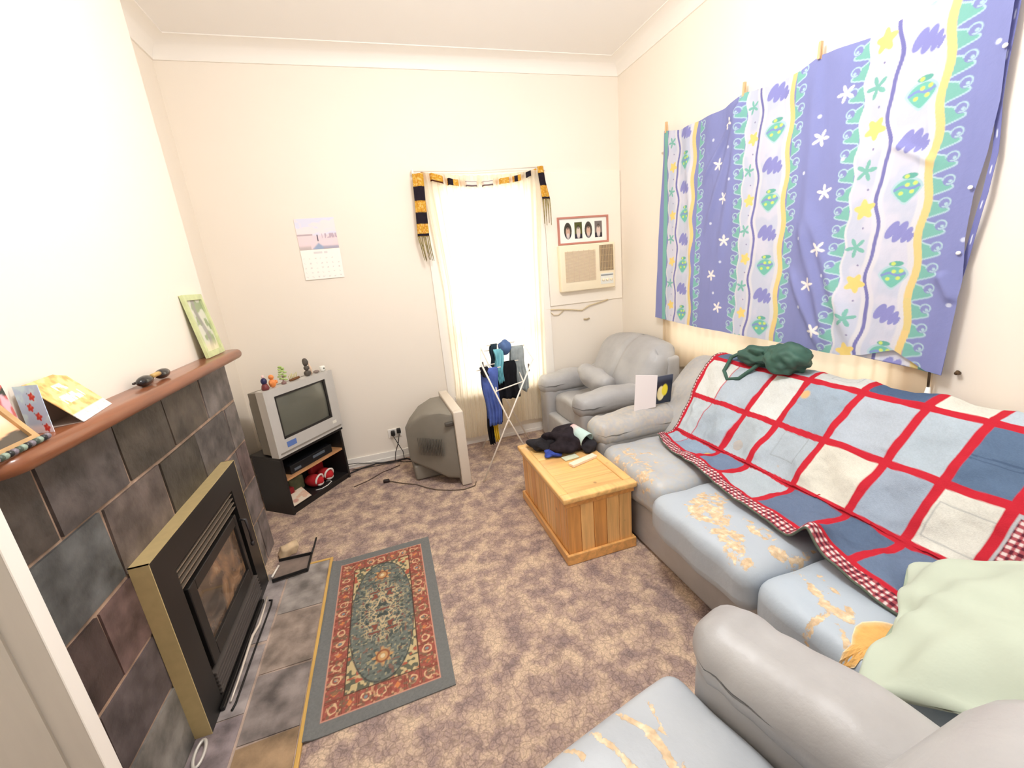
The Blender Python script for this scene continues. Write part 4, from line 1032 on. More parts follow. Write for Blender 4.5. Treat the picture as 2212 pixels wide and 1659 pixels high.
t = orn('reed_log', 'small brown log ornament with pale reeds on silver television', 'ornament', .285)
MB().tube([L2(.245, .016, ZTV + .010), L2(.285, .016, ZTV + .011), L2(.33, .016, ZTV + .014)], [.008, .010, .009]).build('log', mat('brown_log', (116, 76, 42), .7), t, smooth=True)
k = MB()
for i in range(6): k.tube([L2(.25 + i * .012, .02, ZTV + .016), L2(.248 + i * .014, .022, ZTV + .045 + .006 * (i % 3))], .003, 6)
k.build('reeds', mat('pale_reed', (206, 196, 140), .7), t, smooth=True)
t = orn('stone_totem', 'dark grey stacked stone ornament tallest on the silver television', 'ornament', .42)
M_st = mat('dark_grey_stone', (92, 84, 76), .6, var=.2, scale=40)
for z, r, h in ((.022, .026, .024), (.062, .02, .02), (.108, .022, .03)): MB().ell(L2(.415, .02, ZTV + z), (r, r * .9, h), 12, 8, f=lump(int(z * 999), .1)).build('stone', M_st, t, smooth=True)
MB().tube([L2(.45, .02, ZTV + .002), L2(.452, .02, ZTV + .05), L2(.442, .02, ZTV + .095)], [.007, .009, .005]).build('pale_post', mat('peach_post', (232, 204, 178), .6), t, smooth=True)
t = orn('grey_pebble', 'small flat grey pebble beside the stacked stone ornament', 'pebble', .50)
MB().ell(L2(.50, .02, ZTV + .012), (.024, .016, .012), 12, 8).build('stone', mat('mauve_grey_stone', (140, 126, 118), .6), t, smooth=True)
t = orn('white_cup', 'tiny white cup ornament with dark dot at right on silver television', 'ornament', .565)
MB().lathe(L2(.565, .02, ZTV), [(.016, 0), (.021, .01), (.022, .036), (.017, .042)], 14).build('cup', mat('white_china', (240, 240, 232), .3), t, smooth=True)
MB().ell(L2(.560, -.0015, ZTV + .024), (.007, .004, .007), 8, 6).build('dot', mat('grey_dot', (110, 112, 104), .5), t, smooth=True)

# ------------------------------------------------------------------ grey TV on the floor, screen facing right
M_tg = mat('grey_tv_case', (150, 142, 126), .5, var=.04, scale=8); M_tg2 = mat('dark_grey_tv_side', (132, 126, 115), .55, var=.05, scale=8); M_tb = mat('pale_silver_bezel', (214, 203, 188), .42)
tg = thing('grey_television', 'large grey television standing on carpet side on, facing right', 'television', (.25, 3.3, 0))
TG = TR(.395, 2.965, 0, math.radians(2))      # local x = towards the screen, y = along the width
b = MB()
for y0, y1, z0, z1 in ((0, .06, .004, .612), (.62, .68, .004, .612), (.06, .62, .545, .612), (.06, .62, .004, .11)): lb(b, (-.03, y0, z0), (.045, y1, z1), TG, bev=.008)
b.build('bezel', M_tb, tg, smooth=40)
U, W = np.meshgrid(np.linspace(-1, 1, 16), np.linspace(-1, 1, 14), indexing='ij')
P = np.stack([.030 - .014 * (U ** 2 + W ** 2) / 2, .34 + U * .285, .327 + W * .222], -1); q = MB().arr(P); q.v = place(q.v, TG); q.build('screen', mat('crt_glass_dark', (70, 70, 66), .15, coat=.6), tg, smooth=True)
def shell(parent, name, m, rr, M=TG):
    V = []; F = []; n = 12
    for x, y0, y1, z0, z1, tf in rr:
        # rounded rectangle section, tf = extra taper at the top
        r = .03; k = []
        for (cx, cy, a0) in ((y1 - r - tf, z1 - r, 0), (y0 + r + tf, z1 - r, 1), (y0 + r, z0 + r, 2), (y1 - r, z0 + r, 3)):
            for i in range(3): a = PI / 2 * (a0 + i / 2); k.append((x, cx + r * math.cos(a), cy + r * math.sin(a)))
        V += k
    for i in range(len(rr) - 1):
        for j in range(n): F.append((i * n + j, i * n + (j + 1) % n, i * n + n + (j + 1) % n, i * n + n + j))
    F += [tuple(range(n)), tuple((len(rr) - 1) * n + j for j in range(n))]
    return MB().add(place(V, M), F).build(name, m, parent, smooth=35)
shell(tg, 'rear_shell', M_tg2, [(-.032, .025, .655, .05, .585, .02), (-.12, .05, .63, .065, .60, .05), (-.24, .16, .54, .115, .575, .05), (-.33, .24, .48, .15, .50, .04), (-.375, .28, .44, .17, .44, .03)])
lb(MB(), (-.36, .26, .006), (-.05, .56, .14), TG, bev=.02).build('foot', M_tg2, tg, smooth=40)
hd = MB(); lb(hd, (-.10, .022, .50), (-.034, .050, .535), TG, bev=.01); hd.build('side_handle', mat('tv_handle_dark', (74, 69, 62), .5), tg, smooth=40)
vt = MB()
for i in range(16): lb(vt, (-.14 - i * .011, .052 + (i * .011 - .0) * .80, .26), (-.136 - i * .011, .066 + i * .011 * .80, .40), TG)
vt.build('vent_slots', mat('vent_dark', (84, 78, 70), .6), tg)

# ------------------------------------------------------------------ cords, plugs and socket
sk = thing('wall_socket', 'white double power point low on back wall', 'socket', (-.08, YB, .25))
MB().box((-.15, YB - .01, .215), (-.03, YB - .0005, .295), bev=.003).build('plate', M_trim, sk)
M_cord = mat('black_cord', (34, 30, 30), .5)
for i, (x, z, pts) in enumerate(((-.105, .262, [(-.105, YB - .055, .24), (-.075, YB - .06, .16), (-.045, YB - .06, .08), (-.045, YB - .07, .012), (-.10, YB - .10, .008), (-.30, YB - .09, .008), (-.50, YB - .08, .008)]),
                                 (-.052, .278, [(-.052, YB - .055, .255), (-.07, YB - .062, .18), (-.11, YB - .065, .09), (-.125, YB - .07, .010), (-.05, YB - .13, .008), (.12, YB - .2, .008)]))):
    t = thing('power_plug', ['black plug at left in the wall power point with hanging cord', 'black plug at right in the wall power point with hanging cord'][i], 'plug', (x, YB - .04, z))
    MB().box((x - .018, YB - .052, z - .022), (x + .018, YB - .0105, z + .022), bev=.007).build('plug_body', M_cord, t, smooth=40)
    MB().tube(pts, .0035).build('plug_cord', M_cord, t, smooth=True)
tag(MB().tube([(-.55, 3.62, .007), (-.42, 3.70, .007), (-.30, 3.735, .007), (-.18, 3.71, .007), (-.02, 3.715, .007), (.06, 3.60, .007)], .006).build('black_cable', M_cord, smooth=True), 'thick black cable running along the foot of the back wall', 'cable')
tag(MB().tube([(-.56, 3.725, .06), (-.45, 3.74, .045), (-.35, 3.745, .02), (-.24, 3.735, .007), (-.15, 3.72, .007)], .0035).build('aerial_cable', M_cord, smooth=True), 'thin aerial cable rising from floor behind the tv stand', 'cable')
tag(MB().tube([(-.47, 3.36, .005), (-.36, 3.42, .005), (-.24, 3.53, .005), (-.17, 3.56, .005), (-.09, 3.60, .005)], .004).build('brown_cable', mat('brown_cord', (92, 72, 66), .6), smooth=True), 'thin brownish cable curving over carpet from the tv stand', 'cable')
t = thing('loose_cord', 'power cord trailing over the carpet in front of grey television', 'cord', (-.2, 3.3, 0))
MB().tube([(-.19, 3.318, .010), (-.08, 3.23, .005), (.02, 3.16, .005), (.09, 3.07, .005), (.16, 3.00, .005), (.27, 2.935, .005), (.37, 2.905, .005), (.455, 2.925, .006), (.475, 2.98, .006)], .004).build('cable', mat('grey_brown_cord', (104, 88, 74), .6), t, smooth=True)
MB().box((-.235, 3.305, .002), (-.185, 3.335, .028), bev=.008).build('plug_body', mat('dark_plug', (42, 28, 26), .5), t, smooth=40)

# ------------------------------------------------------------------ back wall: calendar, photos, air conditioner
cl = thing('wall_calendar', 'wall calendar with pastel seaside picture on the back wall', 'calendar', (-.41, YB, 1.66))
def calp(u, v):
    n = fbm(u * 4, v * 5, 4); c = const(u, (246, 232, 234)); c = mixc(c, (226, 226, 244), ss(n, .5, .65)); c = mixc(c, (240, 216, 220), ss(.5 - v, 0, .1) * .8)
    c = mixc(c, (190, 172, 178), ss(.035 - np.abs(v - .47), 0, .02) * (u < .38)); c = mixc(c, (196, 176, 190), ss(.09 - np.abs(v - .42), 0, .03) * (u > .62) * (vnoise(u * 34, v * 4, 6) > .4))
    c = mixc(c, (204, 190, 190), ss(.16 - v, 0, .12) * (u < .3)); c = mixc(c, (160, 176, 204), ss(.2 - np.abs(u - .5) * .9 - v * .8, 0, .08)); c = mixc(c, (176, 172, 190), ss(.14 - v, 0, .1) * (u > .6))
    return mixc(c, (96, 88, 104), ss(.022 - np.abs(u - .5), 0, .012) * ss(.12 - np.abs(v - .36), 0, .03))
panel((-.553, YB - .004, 1.895), (-.263, YB - .004, 1.895), (-.553, YB - .004, 2.125), 70, 60, calp).build('picture', M_attr, cl, solid=.002)
def calg(u, v):
    c = const(u, (252, 249, 242)); fu = u * 7 % 1; fv = v * 6.4 % 1
    c = mixc(c, (206, 202, 200), ((np.abs(fu - .4) < .16) & (np.abs(fv - .5) < .16) & (vnoise(u * 50, v * 50, 3) > .45) & (v < .8)) * .6)
    return mixc(c, (206, 200, 204), ((v > .85) & (v < .92) & (np.abs(u - .5) < .18) & (vnoise(u * 60, 1, 3) > .3)) * .6)
panel((-.556, YB - .008, 1.665), (-.263, YB - .008, 1.665), (-.553, YB - .006, 1.893), 70, 60, calg).build('date_page', M_attr, cl, solid=.002)
# air conditioner
ac = thing('air_conditioner', 'cream box air conditioner set through the back wall board', 'air conditioner', (1.92, YB, 1.35))
M_ac = mat('cream_ac_plastic', (250, 236, 206), .45)
AX0, AX1, AZ0, AZ1, AY = 1.622, 2.196, 1.345, 1.768, YB - .075
MB().box((AX0, AY, AZ0), (AX1, YB - .0125, AZ1), bev=.012).build('case', M_ac, ac, smooth=40)
g = MB()
for i in range(26):
    z = 1.435 + i * .0107; g.box((1.672, AY - .006, z), (1.985, AY + .002, z + .0062))
for i in range(6): x = 1.70 + i * .054; g.box((x, AY - .005, 1.433), (x + .004, AY + .002, 1.715))
g.build('intake_grille', mat('beige_grille', (224, 204, 176), .5), ac)
MB().box((2.03, AY - .004, 1.510), (2.175, AY - .0003, 1.745)).build('outlet_recess', mat('outlet_dark', (150, 132, 108), .6), ac)
g = MB()
for i in range(9): x = 2.034 + i * .0165; g.box((x, AY - .010, 1.512), (x + .004, AY - .0042, 1.743))
for i in range(4): z = 1.53 + i * .06; g.box((2.032, AY - .008, z), (2.173, AY - .0042, z + .004))
g.build('outlet_louvres', mat('tan_louvres', (206, 180, 142), .5), ac)
MB().box((2.034, AY - .003, 1.385), (2.17, AY - .0003, 1.485)).build('control_panel', mat('pale_control_panel', (236, 236, 228), .4), ac)
MB().box((2.038, AY - .006, 1.462), (2.166, AY - .0032, 1.474)).build('control_strip', mat('grey_control_strip', (150, 156, 160), .4), ac)
for i in range(3): MB().lathe((2.06 + i * .042, AY - .003, 1.425), [(.013, 0), (.013, .010), (.009, .013)], 14, M=Matrix.Rotation(PI / 2, 3, 'X')).build('control_knob', M_ac, ac, smooth=40)
# framed row of four portraits
fp4 = thing('portrait_frame', 'red framed row of four small portraits above the air conditioner', 'picture frame', (1.9, YB, 1.78))
FX0, FX1, FZ0, FZ1, FY = 1.640, 2.160, 1.772, 2.016, YB - .0125
k = MB(); w_ = .016
for x0, x1, z0, z1 in ((FX0, FX0 + w_, FZ0, FZ1), (FX1 - w_, FX1, FZ0, FZ1), (FX0 + w_, FX1 - w_, FZ0, FZ0 + w_), (FX0 + w_, FX1 - w_, FZ1 - w_, FZ1)): k.box((x0, FY - .018, z0), (x1, FY, z1))
k.build('frame', mat('red_brown_frame', (196, 132, 116), .4), fp4)
def ports(u, v):
    x = u * .488; z = v * .212; c = const(u, (252, 249, 240))
    for i, xc in enumerate((.086, .193, .297, .402)):
        dx = (x - xc) / .038; dz = (z - .106) / .072
        d = np.hypot(dx, dz) if i % 2 == 0 else np.maximum(np.abs(dx), np.abs(dz)); ins = ss(1.04 - d, 0, .05)
        p = const(u, [(70, 66, 54), (86, 88, 44), (78, 72, 64), (120, 112, 108)][i]); p = mixc(p, (46, 42, 52), ss(-dz, .35, .5))
        p = mixc(p, [(206, 170, 150), (222, 206, 190), (216, 178, 156), (226, 200, 186)][i], ss(.62 - np.hypot(dx * 1.0, (dz + .15) * .9), 0, .15)); p = mixc(p, (226, 214, 208), ss(.5 - np.hypot(dx, (dz + .62) * 1.2), 0, .15) * (.8 if i != 2 else .4))
        p = mixc(p, (52, 40, 34), ss(.4 - np.hypot(dx, (dz - .42) * 1.3), 0, .15) * .7)
        c = c * (1 - ins[..., None]) + p * ins[..., None]
    return c
panel((FX0 + w_, FY - .006, FZ0 + w_), (FX1 - w_, FY - .006, FZ0 + w_), (FX0 + w_, FY - .006, FZ1 - w_), 170, 74, ports).build('picture', M_attr_gloss, fp4)
# cord hanging under the board and a small wall mark/hook
tag(MB().tube([(1.46, YB - .012, 1.20), (1.62, YB - .014, 1.185), (1.74, YB - .016, 1.17), (1.85, YB - .016, 1.15), (1.93, YB - .018, 1.19), (2.06, YB - .016, 1.21), (2.14, YB - .014, 1.225)], .006).build('strung_cord', mat('cream_cord', (214, 196, 160), .6), smooth=True), 'cream cord strung along the wall below the air conditioner', 'cord')
tag(MB().tube([(1.50, YB - .010, 1.19), (1.55, YB - .014, 1.14), (1.60, YB - .014, 1.135), (1.66, YB - .012, 1.175)], .004).build('cord_loop', mat('cream_cord', (214, 196, 160), .6), smooth=True), 'sagging loop of cream cord under left end of wall board', 'cord')
tag(MB().tube([(1.87, YB - .002, 1.06), (1.90, YB - .016, 1.058), (1.93, YB - .004, 1.062)], .008).build('wall_hook', mat('tan_hook', (190, 172, 140), .6), smooth=True), 'small tan hook on the wall below the cream cord', 'hook')

# ------------------------------------------------------------------ sheer curtain and striped scarf
CY = YB - .065
U, W = np.meshgrid(np.linspace(0, 1, 240), np.linspace(0, 1, 60), indexing='ij')   # W: 0 bottom 1 top
Zc = .115 + .035 * np.sin(U * 5.5 + 3.6) * (1 - W) + W * (2.415 - .115)
left = np.interp(W, [0, .25, .6, 1], [.485, .515, .52, .455]); right_ = np.interp(W, [0, .3, .7, 1], [1.40, 1.42, 1.45, 1.49])
Xc_ = left + (right_ - left) * U
amp = .012 * (.5 + .5 * W)
Yc_ = CY + amp * np.sin(U * 2 * PI * 17 + .6 * np.sin(W * 5)) + .004 * np.sin(U * 2 * PI * 43)
Zc = Zc - .035 * np.sin(PI * U) * ss(W, .93, 1)
M_sheer = mat('sheer_cream_voile', (252, 244, 226), .9, transl=.62, spec=.05)
cu = thing('sheer_curtain', 'long cream sheer curtain hanging over the back window', 'curtain', (.95, CY, .1))
MB().arr(np.stack([Xc_, Yc_, Zc], -1)).build('curtain_cloth', M_sheer, cu, smooth=True)
MB().tube([(.39, CY, 2.425), (.9, CY, 2.415), (1.53, CY, 2.435)], .005).build('curtain_wire', mat('white_wire', (240, 232, 220), .4), cu, smooth=True)
for x in (.395, 1.525): MB().box((x - .008, CY - .008, 2.405), (x + .008, YB - .0005, 2.44), bev=.003).build('wire_bracket', mat('white_wire', (240, 232, 220), .4), cu)
sc_ = thing('striped_scarf', 'black and gold banded scarf threaded along the curtain top', 'scarf', (.42, CY - .03, 1.95))
M_scarf = mat('knitted_scarf', (0, 0, 0), .95, attr=True, bump=.5, bscale=90, spec=.05)
def scol(s, tv_):
    gold = const(s, (212, 164, 62)); gold = mixc(gold, (196, 112, 44), (vnoise(s * 130, tv_ * 60, 3) > .62) * .6); gold = mixc(gold, (240, 206, 130), (vnoise(s * 90, tv_ * 70, 9) > .7) * .7)
    return gold
def scarf_end(name, x0, x1, z0, z1, xs0, xs1, bands, fr_len, dx):
    nu, nv = 16, 90; U, W = np.meshgrid(np.linspace(0, 1, nu), np.linspace(0, 1, nv), indexing='ij')   # W 0 top
    Z = z1 + (z0 - z1) * W; XL = x0 + (xs0 - x0) * W; XRr = x1 + (xs1 - x1) * W
    X = XL + (XRr - XL) * U; Y = CY - .038 + .010 * np.sin(U * 7 + W * 3)
    C = scol(W * (z1 - z0), U)
    for (a, b_) in bands: C = mixc(C, (44, 38, 46), (ss(W, a - .01, a) * ss(b_ - W, 0, .01)))
    MB().arr(np.stack([X, Y, Z], -1), C).build(name, M_scarf, sc_, smooth=True, solid=.008)
    f_ = MB()
    for i in range(9):
        u = i / 8; x = xs0 + (xs1 - xs0) * u; ph = rnd.uniform(-.01, .01)
        L_ = fr_len * rnd.uniform(.85, 1.0)
        if i in (2, 6): continue
        f_.tube([(x, CY - .038, z0 + .005), (x + dx * .4 + ph, CY - .040, z0 - L_ * .45), (x + dx + ph, CY - .038, z0 - L_)], [.004, .0045, .0025], 6)
    f_.build('fringe', mat('olive_gold_fringe', (150, 136, 88), .9, var=.4, scale=40), sc_, smooth=True)
scarf_end('scarf_tail', .388, .472, 1.925, 2.40, .362, .452, [(.20, .43), (.61, .80), (.955, 1.0)], .20, .02)
scarf_end('scarf_tail', 1.452, 1.500, 2.165, 2.43, 1.478, 1.545, [(.20, .58), (.93, 1.0)], .225, .0)
# threaded middle section
ctr = [.58, .712, .860, 1.004, 1.150, 1.265, 1.372]; wd = [.046, .040, .046, .042, .040, .034, .018]
xs = np.linspace(.46, 1.462, 420); vis = np.zeros_like(xs)
for c_, w2_ in zip(ctr, wd): vis = np.maximum(vis, np.clip(1.6 * (1 - np.abs(xs - c_) / (w2_ * 1.25)), -.0, 1))
zz = np.interp(xs, [.46, .58, .71, .86, 1.0, 1.15, 1.265, 1.372, 1.462], [2.395, 2.362, 2.328, 2.312, 2.312, 2.328, 2.342, 2.374, 2.41])
hw = np.interp(xs, [.46, .58, .70, .86, 1.0, 1.15, 1.3, 1.462], [.03, .030, .024, .022, .020, .022, .024, .018])
yy_ = CY + .020 - .052 * ss(vis, 0, .5)
W2 = np.linspace(-1, 1, 14); X2 = np.repeat(xs[:, None], 14, 1); Z2 = zz[:, None] + hw[:, None] * W2[None]; Y2 = np.repeat(yy_[:, None], 14, 1)
C2 = scol(X2, W2[None] * np.ones_like(X2))
def bandm(a, b_): return (X2 > a) & (X2 < b_)
C2 = mixc(C2, (44, 38, 46), bandm(.67, .708) * 1.0); C2 = mixc(C2, (44, 38, 46), bandm(1.235, 1.268) * 1.0); C2 = mixc(C2, (44, 38, 46), bandm(1.35, 1.40) * 1.0)
C2 = mixc(C2, (236, 224, 214), bandm(.80, 1.06) * 1.0); C2 = mixc(C2, (120, 104, 104), bandm(.80, 1.06) * ((W2[None] * np.ones_like(X2) < -.45) | (np.abs(W2[None] * np.ones_like(X2) - .7) < .14)) * 1.0)
C2 = mixc(C2, (84, 44, 34), bandm(.53, .63) * (W2[None] * np.ones_like(X2) < -.55) * 1.0)
MB().arr(np.stack([X2, Y2, Z2], -1), C2).build('scarf_middle', M_scarf, sc_, smooth=True, solid=.004)

# ------------------------------------------------------------------ clothes airer and washing
M_ww = mat('white_coated_wire', (244, 236, 224), .4)
ai = thing('clothes_airer', 'white folding x leg clothes airer in front of the window', 'clothes airer', (.76, 3.27, 0))
SH = np.array((.147, .65))
def near(x, z, k): return (x + SH[0] * k, 2.95 + SH[1] * k, z)
for k in (0, 1):
    MB().tube([near(.53, .006, k), near(.775, .468, k), near(1.02, .93, k)], .0065).build('leg', M_ww, ai, smooth=True)
    MB().tube([near(.99, .006, k), near(.775, .50, k), near(.615, .955, k)], .0065).build('leg', M_ww, ai, smooth=True)
for x, z in ((1.02, .93), (.615, .955), (.71, .72), (.93, .76)): MB().tube([near(x, z, 0), near(x, z, 1)], .005).build('rail', M_ww, ai, smooth=True)
for k in (.03, .97): MB().tube([near(.71, .72, k), near(.93, .76, k)], .005).build('cross_bar', M_ww, ai, smooth=True)
def fab(n_, c): return mat(n_, c, .9, var=.18, scale=16, bump=.3, bscale=30, spec=.1)
def hang2(name, x0, x1, y, ztop, zbot, m, label, cat, seed=0, d=.022, narrow=0.0, slant=0.0):
    """cloth folded over a cross bar at depth y, seen face on"""
    nu, nv = 30, 34; U, W = np.meshgrid(np.linspace(0, 1, nu), np.linspace(-1, 1, nv), indexing='ij'); a = np.abs(W)
    zb = np.where(W < 0, zbot, zbot + .05) + .03 * (vnoise(U * 4, W * 0, seed) - .5)
    Z = ztop - (ztop - zb) * np.maximum(0, a - .05) / .95
    X = x0 + (x1 - x0) * (U + (.5 - U) * narrow * a) + slant * a + .006 * np.sin(a * 9 + seed)
    Y = y + np.sign(W) * d * np.minimum(1, a * 7) + (.012 * np.sin(U * 13 + seed) + .010 * np.sin(U * 27 + a * 3)) * a
    return tag(MB().arr(np.stack([X, Y, Z], -1)).build(name, m, smooth=True, solid=.005), label, cat)
hang2('blue_shirt', .63, .765, 3.10, .875, .40, fab('cornflower_blue_cotton', (84, 104, 172)), 'blue shirt hanging at front left of the airer', 'shirt', 1, .022, .25, .015)
hang2('black_trousers', .70, .80, 3.19, .80, .38, fab('black_cotton', (34, 32, 38)), 'black trousers hanging just behind the blue shirt', 'trousers', 2, .018, .1, .0)
hang2('black_legging', .655, .705, 3.145, .80, .24, fab('black_sock_knit', (28, 26, 30)), 'long black legging hanging out below the blue shirt', 'leggings', 3, .010, .2, .0)
hang2('yellow_sash', .70, .742, 3.15, .78, .25, fab('yellow_knit', (226, 194, 60)), 'yellow cloth strip hanging out beside the black legging', 'cloth', 4, .010, .2, .0)
hang2('dark_towel', .762, .815, 3.23, 1.035, .80, fab('dark_teal_black', (42, 56, 66)), 'dark navy towel at top left edge of the teal towel', 'towel', 8, .02, .1)
hang2('teal_towel', .775, .85, 3.17, 1.0, .73, fab('teal_cloth', (120, 186, 198)), 'teal and aqua towel hanging at centre of airer', 'towel', 5, .018, .45, -.01)
hang2('black_singlet', .80, .945, 3.20, .885, .58, fab('black_jersey', (30, 30, 34)), 'black singlet hanging in the middle of the airer below the hat', 'singlet', 6, .02, -.2)
hang2('grey_shirt', .935, 1.045, 3.28, .985, .60, fab('pale_grey_cotton', (160, 168, 168)), 'pale grey shirt hanging on the right side of airer', 'shirt', 7, .022, -.15, .02)
for x0, x1, y, z in ((.605, .80, 3.10, .870), (.66, .98, 3.20, .880), (.72, 1.06, 3.28, .980), (.735, .97, 3.23, 1.030)): MB().tube([(x0, y, z), (x1, y, z)], .0045).build('cross_bar', M_ww, ai, smooth=True)
hb = MB(); hb.ell((.872, 3.20, 1.005), (.050, .06, .062), 24, 14, f=lump(31, .14, 3.4)); tag(hb.build('blue_hat', fab('denim_blue_hat', (88, 112, 156)), smooth=True), 'denim blue cloth hat perched on top of the airer', 'hat')
for i, (x, k, z) in enumerate(((.628, .04, .93), (.985, .05, .86))):
    t = MB(); p0 = near(x, z, k); t.box((p0[0] - .006, p0[1] - .006, p0[2] - .03), (p0[0] + .006, p0[1] + .006, p0[2] + .03), bev=.002)
    tag(t.build('airer_peg', mat('grey_peg', (120, 112, 104), .5)), ['grey peg clipped at the left top of the airer', 'grey peg clipped at the right top of the airer'][i], 'peg')
hang2('dark_sock', .625, .685, 3.06, .90, .82, fab('charcoal_sock', (46, 44, 50)), 'charcoal sock at the top left of airer above the blue shirt', 'sock', 12, .012, .2)

# ------------------------------------------------------------------ right wall: curtain and hung doona cover
U, W = np.meshgrid(np.linspace(0, 1, 220), np.linspace(0, 1, 30), indexing='ij')
Yk = 3.10 - U * (3.10 - 1.185); Zk = .70 + .01 * np.sin(U * 40) + W * (2.36 - .70); Xk = 2.290 + .005 * np.sin(U * 2 * PI * 19 + 3 * np.sin(U * 21) + W) + .003 * np.sin(U * 140)
rcu = thing('tan_curtain', 'tan window curtain showing under the hung patterned doona cover', 'curtain', (2.29, 2.1, .7))
MB().arr(np.stack([Xk, Yk, Zk], -1)).build('curtain_cloth', mat('tan_curtain_cloth', (236, 218, 190), .9, transl=.42, spec=.05), rcu, smooth=True)
MB().tube([(2.292, 1.165, 2.375), (2.292, 3.12, 2.375)], .008).build('curtain_rod', mat('white_wire', (240, 232, 220), .4), rcu, smooth=True)
t = thing('curtain_wand', 'dark curtain pull rod with white tassel end by right wall', 'curtain pull', (2.262, 1.185, .86))
MB().tube([(2.262, 1.185, 1.05), (2.262, 1.178, .925)], .005).build('rod', mat('dark_rod', (84, 66, 48), .5), t, smooth=True)
MB().lathe((2.262, 1.177, .835), [(.016, 0), (.014, .04), (.007, .09)], 12).build('tassel', mat('white_tassel', (248, 246, 240), .5), t, smooth=True)
tag(MB().tube([(XR - .001, 1.105, .997), (XR - .02, 1.105, .999), (XR - .025, 1.098, 1.008)], .008).build('wall_nail', mat('rusty_nail', (92, 70, 46), .6), smooth=True), 'small dark nail in right wall beside the doona cover corner', 'nail')

